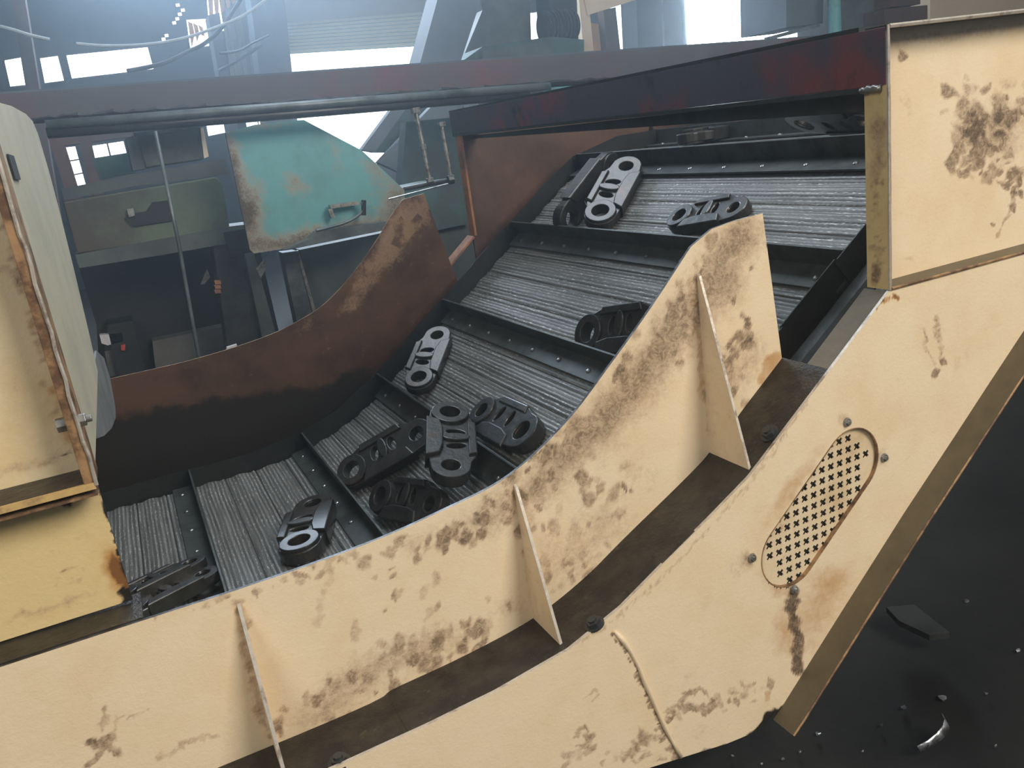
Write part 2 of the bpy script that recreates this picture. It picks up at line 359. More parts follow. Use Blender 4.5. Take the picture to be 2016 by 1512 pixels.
#@@BODY
# ------------------------------------------------------------------ stains and painted shade
def stain_shade_color(V, blobs):
    px, py = proj(V)
    # ragged outlines
    for sc_, am in ((31.0, 3.2), (13.0, 2.6), (6.0, 1.5)):
        ax = np.sin(px/sc_*1.7+py/sc_*1.1+sc_)+np.sin(px/sc_*-.9+py/sc_*2.1+1.3*sc_); ay = np.sin(px/sc_*1.3-py/sc_*1.6+2*sc_)+np.sin(px/sc_*2.3+py/sc_*.7+.3*sc_)
        px, py = px+am*ax*.7, py+am*ay*.7
    out = np.zeros((len(V), 3))
    for ch, x, y, rx, ry, a, s_ in blobs:
        soft = ch.isupper(); k = 'grb'.index(ch.lower())
        ext = max(rx, ry) * (2.4 if soft else 1.3)
        sel = np.where((abs(px-x) < ext) & (abs(py-y) < ext))[0]
        if not len(sel): continue
        c_, s2 = math.cos(math.radians(a)), math.sin(math.radians(a))
        dx, dy = px[sel]-x, py[sel]-y
        u = (dx*c_+dy*s2)/rx; v = (-dx*s2+dy*c_)/ry
        d = np.sqrt(u*u+v*v)
        val = s_*np.exp(-d*d*1.4) if soft else s_*np.clip((1.25-d)/0.5, 0, 1)
        out[sel, k] = np.maximum(out[sel, k], val) if not soft else out[sel, k] + val
    return np.clip(out, 0, 1.3)
def set_stain_shade(o, V, blobs):
    a = o.data.color_attributes.new('stain_shade', 'FLOAT_COLOR', 'POINT')
    c4 = np.ones((len(V), 4)); c4[:, :3] = stain_shade_color(V, blobs)
    a.data.foreach_set('color', c4.ravel().astype(np.float32))
def scatter(path, spread, n, r0, r1, s0, s1, ch='g', asp=2.0, ang=None):
    P = np.array(path, float); seg = np.linalg.norm(np.diff(P, axis=0), axis=1); cs = np.concatenate([[0], np.cumsum(seg)])
    out = []
    for _ in range(n):
        t = rng.uniform(0, cs[-1]); i = min(np.searchsorted(cs, t, 'right')-1, len(seg)-1)
        q = P[i]+(P[i+1]-P[i])*(t-cs[i])/seg[i] + rng.normal(0, 1, 2)*spread
        r = rng.uniform(r0, r1); k = rng.uniform(1.0, asp)
        out.append((ch, q[0], q[1], r*k, r, rng.uniform(0, 180) if ang is None else ang+rng.normal(0, 18), rng.uniform(s0, s1)))
    return out
def line(pts, wd, s_, ch='g', jit=0.0):
    P = np.array(pts, float); out = []
    for a, b in zip(P[:-1], P[1:]):
        L = np.linalg.norm(b-a); n = max(2, int(L/(wd*1.2)))
        for i in range(n):
            q = a+(b-a)*i/n + rng.normal(0, 1, 2)*jit
            out.append((ch, q[0], q[1], wd*rng.uniform(0.9, 1.4), wd*rng.uniform(0.7, 1.1), rng.uniform(0, 180), s_*rng.uniform(0.75, 1.1)))
    return out

def sheet(name, pairs, Y, thick, nu, nv, mats, parent, blobs, hole=None):
    """steel plate in the plane Y: pairs of (top (x, z), bottom (x, z)) from left to right"""
    T = np.array([p[0] for p in pairs], float); B = np.array([p[1] for p in pairs], float)
    mid = (T+B)/2; L = np.concatenate([[0], np.cumsum(np.linalg.norm(np.diff(mid, axis=0), axis=1))])
    u = np.linspace(0, L[-1], nu+1)
    Ti = np.stack([np.interp(u, L, T[:, k]) for k in (0, 1)], 1); Bi = np.stack([np.interp(u, L, B[:, k]) for k in (0, 1)], 1)
    v = np.linspace(0, 1, nv+1)[None, :, None]
    G = Ti[:, None]*(1-v)+Bi[:, None]*v                     # nu+1, nv+1, 2
    P = np.stack([G[..., 0], np.full(G.shape[:2], Y), G[..., 1]], -1).reshape(-1, 3)
    idx = np.arange(len(P)).reshape(nu+1, nv+1)
    q = np.stack([idx[:-1, 1:], idx[1:, 1:], idx[1:, :-1], idx[:-1, :-1]], -1).reshape(-1, 4)
    rim = []
    if hole is not None:
        a, b, r = hole; a = np.array(a); b = np.array(b)
        xz = P[:, [0, 2]]; ab = b-a; t = np.clip(((xz-a)@ab)/(ab@ab), 0, 1); c_ = a+t[:, None]*ab
        dv = xz-c_; d = np.linalg.norm(dv, axis=1)
        cell = max(L[-1]/nu, np.linalg.norm(T[0]-B[0])/nv)
        keep = (d[q] > r-cell*0.5).all(axis=1); q = q[keep]
        near = np.where((d < r+cell*0.75) & (d > r-cell*0.6))[0]
        P[near, 0] = c_[near, 0]+dv[near, 0]/d[near]*r; P[near, 2] = c_[near, 1]+dv[near, 1]/d[near]*r
    fs = [tuple(x) for x in q.tolist()]; mi = [0]*len(fs); n0 = len(P)
    Pb = np.concatenate([np.stack([Ti[:, 0], np.full(nu+1, Y+thick), Ti[:, 1]], 1), np.stack([Bi[:, 0], np.full(nu+1, Y+thick), Bi[:, 1]], 1)])
    for i in range(nu):
        fs.append((idx[i, 0].item(), idx[i+1, 0].item(), n0+i+1, n0+i)); mi.append(1)
        fs.append((idx[i+1, nv].item(), idx[i, nv].item(), n0+nu+1+i, n0+nu+1+i+1)); mi.append(1)
        if hole is None:
            fs.append((n0+i, n0+i+1, n0+nu+1+i+1, n0+nu+1+i)); mi.append(0)
    fs.append(tuple([idx[0, k].item() for k in range(nv+1)]+[n0+nu+1, n0])); mi.append(1)
    fs.append(tuple([idx[nu, k].item() for k in range(nv, -1, -1)]+[n0+nu, n0+nu+1+nu])); mi.append(1)
    b_ = MB(); V = np.concatenate([P, Pb])
    b_.v = [tuple(x) for x in V.tolist()]; b_.f = fs; b_.mi = mi
    o = b_.build(name, mats, parent); set_stain_shade(o, V, blobs)
    return o
def pp(pts, Y): return [onY(x, y, Y) for x, y in pts]
def xz(P): return [(p[0], p[2]) for p in P]

# ------------------------------------------------------------------ profiles (x, z relative to the lens)
BOT = cat([(-1.7, -.715), (-.05, -.716), (.20, -.703), (.31, -.695), (.413, -.679), (.50, -.647), (.575, -.607), (.734, -.5227), (.819, -.458), (.894, -.400), (1.015, -.306)], 8)
BOTa = np.array(BOT)
def bot(x): return (x, float(np.interp(x, BOTa[:, 0], BOTa[:, 1])))
TOPN = cat([(-1.7, -.488), (-.2, -.488), (.03, -.4885), (.19, -.484), (.30, -.472), (.402, -.453), (.50, -.402), (.581, -.337), (.66, -.268), (.735, -.196)], 8)
BR, BTH = 0.75, math.radians(36)
S2, BR2 = 1.30, 0.45                            # the belt levels out again under the hood
def bprof(s, h=0.0):
    if s < 0: p = np.array([.18+s, -.835]); a = 0.0
    elif s < BR*BTH: a = s/BR; p = np.array([.18+BR*math.sin(a), -.835+BR*(1-math.cos(a))])
    elif s < S2:
        a = BTH; d = s-BR*BTH; p = np.array([.18+BR*math.sin(a)+d*math.cos(a), -.835+BR*(1-math.cos(a))+d*math.sin(a)])
    else:
        d = S2-BR*BTH; p = np.array([.18+BR*math.sin(BTH)+d*math.cos(BTH), -.835+BR*(1-math.cos(BTH))+d*math.sin(BTH)])
        a = BTH-min((s-S2)/BR2, BTH); p = p+np.array([BR2*(math.sin(BTH)-math.sin(a)), BR2*(math.cos(a)-math.cos(BTH))])
        p = p+np.array([max(0.0, s-S2-BR2*BTH), 0.0])
    return p+h*np.array([-math.sin(a), math.cos(a)]), a
def bp3(s, y, h=0.0):
    p, a = bprof(s, h); return np.array([p[0], y, p[1]])
def belt_hit(px, py, h=0.0):
    d = ray(px, py); prev = None
    for s in np.linspace(-0.9, 2.4, 3301):
        p, a = bprof(s, h); cr = p[0]*d[2]-p[1]*d[0]
        if prev is not None and prev[0]*cr < 0:
            t = p[1]/d[2] if abs(d[2]) > 0.02 else p[0]/d[0]
            if t > 0: return s, CAM[1]+t*d[1]
        prev = (cr, s)
    raise ValueError('miss')

# ------------------------------------------------------------------ near casing of the conveyor
casing = thing('conveyor_casing', 'cream curved conveyor side casing nearest the camera, with gusset ribs and an oval punched vent', 'conveyor casing', (0.4, 0, -1.0))
# guard plate (plane Y = 0)
pairs = []
for x, z in TOPN: pairs.append(((x, z), bot(x*1.0 if x < .6 else .6+(x-.6)*0.95)))
pairs += [((.775, -.1765), bot(.78)), ((.815, -.172), bot(.825)), ((.869, -.1695), (.893, -.401))]
bl = []
for x, y, rx, ry, a, s_ in [(1455, 465, 75, 50, -40, .62), (1410, 560, 70, 58, -60, .66), (1340, 640, 80, 52, -60, .66), (1265, 735, 90, 55, -55, .64), (1190, 825, 90, 52, -50, .55), (1110, 900, 90, 46, -45, .5), (1020, 985, 90, 50, -30, .46), (930, 1030, 70, 40, -25, .3), (820, 1070, 60, 30, -22, .22),
                           (700, 1330, 110, 40, -25, .38), (830, 1280, 110, 45, -25, .35), (640, 1400, 90, 30, -22, .35), (1120, 1100, 60, 70, -50, .34), (1190, 1030, 60, 60, -50, .3), (1430, 740, 45, 60, 0, .4), (1480, 700, 35, 50, 0, .3), (1010, 1190, 60, 30, -30, .25), (380, 1190, 80, 14, -18, .22), (1260, 930, 60, 60, -50, .16)]:
    bl.append(('G', x, y, rx, ry, a, s_))
bl += scatter([(1480, 450), (1380, 560), (1300, 660), (1230, 750), (1140, 850), (1050, 930)], 26, 110, 5, 13, .35, .8, ang=-60)
bl += scatter([(1080, 930), (980, 1010), (900, 1060), (830, 1090)], 26, 55, 5, 12, .35, .85, ang=-60)
bl += scatter([(1180, 960), (1150, 1060), (1090, 1130)], 34, 50, 4, 12, .25, .6, ang=-65)
bl += scatter([(600, 1420), (690, 1350), (800, 1300), (900, 1280), (1000, 1200)], 24, 90, 4, 13, .3, .75, ang=-70)
bl += scatter([(700, 1130), (800, 1120), (840, 1200)], 40, 22, 4, 12, .25, .6, ang=-70)
bl += scatter([(1470, 640), (1440, 720), (1420, 790)], 18, 45, 3, 9, .3, .7, ang=-70)
bl += scatter([(560, 1140), (640, 1110), (700, 1090)], 12, 16, 4, 10, .3, .6)
bl += line([(655, 1095), (640, 1170), (622, 1240)], 9, .32, 'g', 3) + line([(1476, 635), (1472, 665), (1458, 690)], 6, .85, 'g', 1)
bl += line([(985, 925), (1030, 905), (1090, 878), (1180, 843)], 1.8, .9, 'g', .5)
bl += line([(205, 1395), (203, 1420), (196, 1445)], 7, .5, 'g', 1) + line([(222, 1410), (228, 1450)], 5, .35, 'g', 1) + [('g', 205, 1462, 30, 12, -20, .6), ('g', 182, 1462, 12, 9, 0, .8), ('g', 225, 1478, 24, 9, 20, .6), ('g', 190, 1490, 34, 8, -35, .6), ('g', 172, 1504, 16, 7, -30, .6)]
bl += line([(310, 1490), (380, 1460), (430, 1442)], 6, .38, 'g', 2) + line([(225, 1418), (300, 1398)], 2.2, .4, 'g', .6)
bl += [('g', 1443, 588, 7, 10, 0, .75), ('g', 700, 1245, 10, 28, 5, .4), ('g', 780, 1170, 6, 18, 5, .5), ('g', 1230, 960, 4, 9, -40, .8), ('g', 1245, 965, 3, 7, -40, .7)]
bl += line([(470, 1190), (488, 1270), (505, 1350), (520, 1420), (535, 1460)], 10, .5, 'g', 3) + line([(462, 1190), (480, 1280), (505, 1400), (530, 1470)], 8, .4, 'r', 3)
bl += line([(1008, 965), (1030, 1060), (1052, 1190)], 9, .38, 'r', 2) + line([(1362, 550), (1372, 640), (1388, 780), (1402, 868)], 7, .5, 'r', 2)
bl += [('r', 1527, 722, 26, 34, 20, .62), ('r', 1512, 745, 18, 26, 20, .6), ('R', 420, 1430, 60, 20, -20, .18), ('R', 900, 1310, 200, 14, -28, .16), ('R', 650, 1435, 140, 10, -22, .25)]
bl += scatter([(560, 1150), (440, 1180), (300, 1220)], 5, 14, 3, 7, .3, .6)
sheet('guard_plate', pairs, 0.0, 0.005, 760, 84, [M['cream'], M['edge_dark']], casing, bl)

# ledge following the lower edge of the guard
def strip(path, y0, y1, th, nsub=1):
    b_ = MB(); P = [np.array(p) for p in path]
    for y in (y0, y1):
        pass
    vs_ = []
    for i, p in enumerate(P):
        d = P[min(i+1, len(P)-1)]-P[max(i-1, 0)]; d /= np.linalg.norm(d); n_ = np.array([-d[1], d[0]])
        q = p-n_*th
        vs_ += [(p[0], y0, p[1]), (p[0], y1, p[1]), (q[0], y1, q[1]), (q[0], y0, q[1])]
    fs = []
    for i in range(len(P)-1):
        for k in range(4):
            fs.append((i*4+k, i*4+(k+1) % 4, (i+1)*4+(k+1) % 4, (i+1)*4+k))
    fs += [(3, 2, 1, 0), tuple((len(P)-1)*4+k for k in range(4))]
    return b_.add(vs_, fs)
path = [p for p in BOT if p[0] <= .897]
strip(path, -.098, .012, .006).build('ledge', M['grease'], casing)
path = [p for p in BOT if .86 <= p[0]]
strip([p+np.array([0, -.0015]) for p in path], -.098, -.052, .006).build('narrow_ledge', M['olive'], casing)
# outer side plate (plane Y = -.1)
low = [(-1.7, -.90), (.2, -.905), (.51, -.924), (.62, -.944), (.718, -.958), (.765, -.943)]
def topx(x): return bot(x)
pairs = [(topx(-1.7), (-1.7, -.90)), (topx(-.2), (-.2, -.90)), (topx(.2), (.2, -.905)), (topx(.3), (.36, -.913)), (topx(.413), (.51, -.926)), (topx(.50), (.60, -.942)), (topx(.575), (.66, -.953)), (topx(.66), (.718, -.958)),
         (topx(.734), (.772, -.935)), (topx(.819), (.90, -.8155)), (topx(.894), (1.044, -.683)), ((1.015, -.306), (1.16, -.582)), ((1.10, -.3055), (1.24, -.511)), ((1.20, -.304), (1.31, -.450)), ((1.317, -.302), (1.38, -.389)), ((1.45, -.302), (1.47, -.311))]
va, vb, vr = None, None, None
A1 = onY(1670, 848, -.1); 
bl = []
bl += line([(1340, 1400), (1350, 1365), (1375, 1352), (1395, 1372), (1390, 1400)], 4, .5, 'g', 1) + scatter([(1325, 1410), (1380, 1395), (1430, 1385), (1480, 1355), (1500, 1340)], 9, 48, 3, 8, .25, .7)
bl += scatter([(1240, 1480), (1270, 1445), (1310, 1460)], 9, 26, 3, 8, .3, .6) + scatter([(1150, 1440), (1165, 1475)], 7, 12, 4, 8, .3, .65) + line([(1150, 1375), (1165, 1360), (1175, 1370), (1160, 1390)], 3, .35)
bl += scatter([(1100, 1500), (1200, 1490), (1350, 1490)], 10, 25, 3, 9, .2, .5)
bl += line([(1818, 650), (1826, 690), (1842, 730)], 5, .38, 'g', 1) + line([(1838, 630), (1850, 670), (1855, 715)], 6, .45, 'g', 1) + [('g', 1845, 733, 7, 9, 0, .8), ('g', 1858, 712, 8, 10, 0, .8), ('g', 1822, 660, 4, 7, 0, .6)]
bl += line([(1563, 1165), (1560, 1200), (1566, 1250), (1572, 1290), (1576, 1335)], 11, 1.0, 'g', 1) + line([(1563, 1170), (1565, 1300)], 6, .9, 'g', 1)
bl += [('R', 1600, 1215, 70, 110, 30, .48), ('R', 1525, 1135, 45, 45, 0, .5), ('R', 1560, 960, 26, 140, 35, .5), ('R', 1640, 1140, 50, 50, 35, .35), ('B', 1535, 1405, 40, 16, -50, .8), ('B', 1500, 1440, 50, 12, -25, .8), ('G', 1450, 1110, 60, 30, -40, .18), ('G', 1500, 1010, 30, 50, 35, .12), ('R', 1690, 1000, 40, 60, 35, .22), ('R', 1540, 1250, 30, 60, 0, .28), ('r', 1512, 1370, 9, 16, 0, .5), ('R', 800, 1500, 60, 30, 0, .25)]
bl += line([(1760, 583), (1735, 592), (1718, 612)], 6, .75, 'r', 1) + [('R', 1850, 550, 120, 10, -17, .25), ('R', 1900, 700, 16, 60, 45, .25)]
for sx, sy in [(1667, 831), (1738, 901), (1478, 1099), (1562, 1160)]: bl += [('G', sx-4, sy, 17, 15, 0, .5), ('R', sx, sy+6, 16, 16, 0, .2)]
bl += line([(1207, 1248), (1236, 1285), (1262, 1340), (1282, 1390), (1308, 1440), (1340, 1505)], 3.2, .85, 'g', 1.2)
bl += line([(700, 1465), (900, 1375), (1050, 1310), (1200, 1230), (1330, 1110), (1480, 950), (1600, 770)], 3, .35, 'g', 2)
bl += [('G', 1380, 1440, 80, 30, -20, .12), ('B', 1400, 1482, 140, 13, -18, .7), ('B', 1520, 1420, 30, 24, -40, .9), ('G', 1330, 1350, 200, 60, -30, .08)]  # B along the bottom edge is painted shadow; the corner is grease
va = np.array([.9365, -.5365]); vb = np.array([.7915, -.682]); vr = .0405
E1, E2 = onY(1686, 886, -.1), onY(1536, 1100, -.1)
va = np.array([.9307, -.5613]); vb = np.array([.8035, -.6695]); vr = .0575
sheet('side_plate', pairs, -.1, .005, 780, 130, [M['cream'], M['edge']], casing, bl, hole=(va, vb, vr))
# inner wall of the vent opening and the punched grille behind it
def stadium(a, b, r, n=20):
    a = np.array(a); b = np.array(b); d = (b-a)/np.linalg.norm(b-a); nn = np.array([-d[1], d[0]]); out = []
    for t in np.linspace(-math.pi/2, math.pi/2, n): out.append(b+r*(math.cos(t)*d+math.sin(t)*nn))
    for t in np.linspace(math.pi/2, 3*math.pi/2, n): out.append(a+r*(math.cos(t)*d+math.sin(t)*nn))
    return out
st_ = stadium(va, vb, vr); k = len(st_); b_ = MB()
st2 = stadium(va, vb, vr-.0016)
b_.add([(p[0], -.1006, p[1]) for p in st_]+[(p[0], -.094, p[1]) for p in st_]+[(p[0], -.094, p[1]) for p in st2]+[(p[0], -.1006, p[1]) for p in st2],
       [(i+q*k, (i+1) % k+q*k, (i+1) % k+((q+1) % 4)*k, i+((q+1) % 4)*k) for q in range(4) for i in range(k)])
b_.build('vent_rim', M['edge_rust'], casing)
def curve_plate(name, splines, y, th, mat, parent, bev=0.0):
    cu = bpy.data.curves.new(name, 'CURVE'); cu.dimensions = '2D'; cu.fill_mode = 'BOTH'; cu.extrude = th/2; cu.bevel_depth = bev
    cu.bevel_resolution = 1
    for pts in splines:
        s = cu.splines.new('POLY'); s.points.add(len(pts)-1); s.use_cyclic_u = True
        for i, p in enumerate(pts): s.points[i].co = (p[0], p[1], 0, 1)
    o = bpy.data.objects.new('tmp', cu); COL.objects.link(o)
    dg = bpy.context.evaluated_depsgraph_get()
    me = bpy.data.meshes.new_from_object(o.evaluated_get(dg)); me.name = name
    bpy.data.objects.remove(o); bpy.data.curves.remove(cu)
    n = len(me.vertices); co = np.zeros(n*3); me.vertices.foreach_get('co', co); co = co.reshape(-1, 3)
    return me, co
spl = [stadium(va, vb, vr+.016)]
g0 = onY(1400+885*500/2016, 800+678*500/2016, -.094)[[0, 2]]; pitch = .0181; s45 = .0070; t45 = .0025
d = (vb-va)/np.linalg.norm(vb-va); L = np.linalg.norm(vb-va)
for i in range(-14, 15):
    for j in range(-14, 15):
        q = g0+np.array([i, j])*pitch; t = (q-va)@d; pr = abs((q-va)@np.array([-d[1], d[0]]))
        tt = np.clip(t, 0, L); dist = np.linalg.norm(q-(va+tt*d))
        if dist > vr+.004 or t < -.034 or t > L+.036: continue
        if t < -.004 and (q-va)@np.array([-d[1], d[0]]) > .024: continue
        cr = []
        for a in range(4):
            an = math.pi/4+a*math.pi/2; dr = np.array([math.cos(an), math.sin(an)]); pe = np.array([-dr[1], dr[0]])
            cr += [q+dr*t45*1.42*0+(-pe*t45+dr*t45), q+dr*s45-pe*t45*.8, q+dr*s45+pe*t45*.8]
        cr = cr[::-1]
        if dist > vr+.003: continue
        spl.append(cr)
me, co = curve_plate('vent_grille', spl, 0, .0016, None, None)
V = np.stack([co[:, 0], -.0935+co[:, 2], co[:, 1]], 1)
me.vertices.foreach_set('co', (V+OFF-base(casing)).ravel()); me.update()
me.materials.append(worn('punched_cream_enamel', (.80, .65, .44), (.62, .45, .26), 9, .45, .75, .5, rust_or_glare=(.34, .14, .05), rlo=.60, rhi=.70, stretch=(1, 1, 1))); gr = bpy.data.objects.new('vent_grille', me); COL.objects.link(gr); gr.parent = casing; LOC[gr.name] = base(casing)
gb = []
for p in stadium(va, vb, vr-.003, 14):
    x_, y_ = proj(np.array([[p[0], -.094, p[1]]])); gb.append(('r', x_[0], y_[0], 11, 11, 0, .95 if y_[0] > 1000 or p[0] < va[0]-.01 else .7))
gb += [('r', 1515, 1125, 22, 14, 30, .7), ('r', 1545, 1130, 26, 10, 0, .7), ('R', 1600, 1000, 30, 60, 30, .2), ('G', 1640, 1020, 60, 12, 125, .4)]
tag(gr, 'oval cream grille punched with small crosses, rusty at its rim')
st3 = stadium(va, vb, vr+.018)
b_ = MB(); b_.prism([(p[0], -.0905, p[1]) for p in st3], (0, .03, 0)); b_.build('grille_backing', M['black'], casing)  # plain black backing behind the punched holes
for sx, sy in [(1667, 831), (1740, 901), (1480, 1098), (1563, 1160)]:
    p = onY(sx, sy, -.1); b_ = MB(); b_.cyl(p, p+np.array([0, -.0035, 0]), .0075, 14, r2=.006); b_.cyl(p, p+np.array([0, -.0065, 0]), .0035, 6)
    b_.build('vent_screw', M['zinc'], casing)
# lower flange of the side plate
lp = [(1.47, -.311), (1.38, -.389), (1.31, -.450), (1.24, -.511), (1.16, -.582), (1.044, -.683), (.90, -.8155), (.772, -.935), (.752, -.9515)]
b_ = MB(); vs_ = []
for x, z in lp:
    vs_ += [(x, -.1, z), (x, -.143, z), (x+.0035, -.143, z-.0035), (x+.0035, -.095, z-.0035)]
b_.add(vs_, [(i*4+q, (i+1)*4+q, (i+1)*4+(q+1) % 4, i*4+(q+1) % 4) for i in range(len(lp)-1) for q in range(4)]+[(0, 1, 2, 3), tuple((len(lp)-1)*4+q for q in (3, 2, 1, 0))])
b_.build('lower_flange', [M['olive']], casing)
b_ = MB(); b_.tube([(x+.0018, -.1432, z-.0018) for x, z in lp], .0022, 6); b_.build('flange_edge', M['edge_rust'], casing)
# shadowed sole plate under the casing
b_ = MB(); vs_ = []
sp_ = [(-1.7, -.90), (.2, -.905), (.36, -.913), (.51, -.926), (.60, -.942), (.66, -.953), (.718, -.958), (.772, -.938)]
strip(sp_[::-1], -.099, .06, .004).build('sole_plate', M['steel_dark'], casing)
# weld seam
sm = [onY(x, y, -.1007) for x, y in [(1212, 1243), (1228, 1262), (1243, 1283), (1258, 1312), (1268, 1342), (1282, 1372), (1298, 1405), (1310, 1432), (1325, 1462), (1340, 1490)]]
sm = [p+np.array([rng.normal(0, .0012), 0, 0]) for p in sm]
MB().tube(sm, [.0034+rng.uniform(-.001, .001) for _ in sm], 8).build('weld_seam', M['cream'], casing, smooth=True)
# gusset ribs
for tx, ty, by, dpt in [(466, 1190, 0, .088), (1001, 957, 0, .083), (1363, 540, 0, .091)]:
    X = onY(tx, ty, 0)[0]
    if tx > 1300: X = .742
    if 900 < tx < 1100: X = .409
    zt = onY(tx, ty, 0)[2]; zb = bot(X)[1]
    n_ = 14; b_ = MB()
    a = np.array([X, 0, zt]); c1 = np.array([X, 0, zb]); c2 = np.array([X, -dpt, zb-.003])
    b_.prism([a, a+np.array([0, -.005, -.004]), c2, c1], (.0042, 0, 0), 0, 1)
    o = b_.build('gusset_rib', [M['hood_side'] if 0 else M['cream'], M['edge']], casing)
    vv = np.array([v.co for v in o.data.vertices])+base(casing)-OFF
    a_ = o.data.color_attributes.new('stain_shade', 'FLOAT_COLOR', 'POINT')
    for i, v in enumerate(vv): a_.data[i].color = (0.10, .22 if v[1] > -.01 else 0.0, 0, 1)
# ledge bolts
for bx, by in [(1171, 1228), (1516, 852), (668, 1500)]:
    p = onY(bx, by, -.055)
    zz = bot(p[0])[1]; 
    for _ in range(6):
        p = onY(bx, by, -.055); 
    # slide along the ray onto the ledge
    for yy in np.linspace(-.095, -.01, 60):
        q = onY(bx, by, yy)
        if abs(q[2]-bot(q[0])[1]) < .0025: p = q; break
    i = np.argmin(abs(BOTa[:, 0]-p[0])); t_ = BOTa[min(i+1, len(BOTa)-1)]-BOTa[i-1]; t_ /= np.linalg.norm(t_); nn = np.array([-t_[1], 0, t_[0]])
    p = np.array([p[0], p[1], bot(p[0])[1]])
    b_ = MB(); b_.cyl(p, p+nn*.0025, .0145, 18); b_.cyl(p+nn*.0025, p+nn*.009, .0105, 6); b_.cyl(p+nn*.009, p+nn*.012, .006, 10)
    b_.build('ledge_bolt', M['steel_dark'], casing)

# ------------------------------------------------------------------ right hood
hood = thing('cover_hood', 'cream cover hood at the upper right with a greasy handprint on its face', 'conveyor hood', (1.3, 0, -.302))
HX = 1.015
bl = scatter([(1895, 190), (1920, 230), (1900, 290), (1960, 250), (2000, 200)], 22, 70, 5, 14, .25, .65) + [('G', 1965, 265, 60, 75, 20, .5), ('G', 1905, 250, 28, 60, 0, .3), ('g', 1879, 310, 12, 32, 8, .7), ('g', 1910, 175, 16, 10, 0, .4), ('g', 1778, 107, 9, 11, 0, .8), ('G', 1785, 205, 14, 30, -20, .25)]
bl += scatter([(1905, 330), (1950, 350), (1990, 330), (2010, 380)], 12, 40, 3, 8, .3, .8) + line([(1990, 400), (1975, 440), (1965, 475)], 4, .4, 'g', 1) + [('g', 1993, 408, 8, 8, 0, .8), ('g', 1955, 445, 7, 5, -30, .7), ('G', 1790, 510, 14, 8, 0, .3), ('G', 1870, 70, 180, 14, -7, .35)]
sheet('face_sheet', [((HX+.004, .064), (HX+.004, -.302)), ((1.9, .064), (1.9, -.302))], -.062, .004, 300, 120, [M['cream'], M['edge']], hood, bl)
bl = [('G', 1730, 260, 22, 60, 0, .6), ('G', 1722, 330, 16, 40, 0, .45), ('g', 1728, 540, 12, 16, 20, .9), ('g', 1722, 525, 8, 8, 0, .8)] + scatter([(1728, 220), (1725, 420), (1728, 540)], 8, 30, 3, 8, .25, .6) + [('B', 1722, 172, 34, 9, -20, .9)]
b_ = MB(); n_ = 60; vs_ = []
for i in range(n_+1):
    z = -.012-(-.012+.305)*i/n_
    for yk in np.linspace(-.1, -.058, 9): vs_.append((HX, yk, z))
fs = [(i*9+j, (i+1)*9+j, (i+1)*9+j+1, i*9+j+1) for i in range(n_) for j in range(8)]
b_.add(vs_, fs); k0 = len(b_.v); b_.box((HX+.0004, -.1, -.012), (HX+.005, -.058, -.305), 1)
o = b_.build('corner_flange', [M['cream_old'], M['edge_rust']], hood); set_stain_shade(o, np.array(b_.v), bl)
MB().box((HX+.005, -.1, -.3055), (1.9, -.060, -.3015)).build('bottom_lip', M['olive'], hood)
MB().tube([(HX+.003, -.1008, -.3035), (1.3, -.1008, -.3035), (1.9, -.1008, -.3035)], .0026, 6).build('lip_edge', M['edge_rust'], hood)
MB().box((HX+.001, -.1, .062), (1.9, -.060, .066)).build('top_lip', M['steel_dark'], hood)
MB().tube([(HX+.003, -.1, .064), (1.4, -.1, .064), (1.9, -.1, .064)], .003, 6).build('lip_edge', M['edge'], hood)
MB().tube([(HX, -.1008, z) for z in np.linspace(.066, -.305, 20)], [.0022+rng.uniform(-.0006, .0006) for _ in range(20)], 6).build('corner_weld', M['edge'], hood)
MB().box((2.2, -.057, .05), (2.7, 1.50, .058)).build('roof_sheet', M['steel_dark'], hood)

# near red crossbeam over the belt, joined to the hood
beam = thing('crossbeam', 'dark red crossbeam spanning over the belt from the right hood to the far side', 'beam', (HX, .7, .03))
ya, yb = -.096, 1.56
def bz(y, za, zb): return za+(zb-za)*(y-ya)/(yb-ya)
b_ = MB(); b_.prism([(HX, ya, .064), (HX, yb, .073), (HX, yb, .008), (HX, ya, -.013)], (.008, 0, 0)); b_.build('web', M['red'], beam, bevel=.001)
b_ = MB(); b_.prism([(HX, -.05, .064), (HX, yb, .073), (HX, yb, .079), (HX, -.05, .070)], (.075, 0, 0)); b_.build('top_flange', M['steel_dark'], beam)
b_ = MB(); b_.prism([(HX, -.05, -.013), (HX, yb, .008), (HX, yb, .002), (HX, -.05, -.020)], (.075, 0, 0)); b_.build('bottom_flange', M['steel_dark'], beam)
b_ = MB(); b_.prism([(HX+.03, -.056, -.02), (HX+.03, 1.49, -.003), (HX+.03, 1.49, -.012), (HX+.03, -.056, -.048)], (.006, 0, 0)); b_.build('stiffener', M['steel_dark'], beam)
b_ = MB(); b_.tube([(HX-.004, y, -.016+rng.normal(0, .0012)) for y in np.linspace(-.09, -.055, 8)], [.0055, .004, .006, .004, .006, .0045, .005, .004], 8); b_.build('weld_bead', M['zinc'], beam, smooth=True)

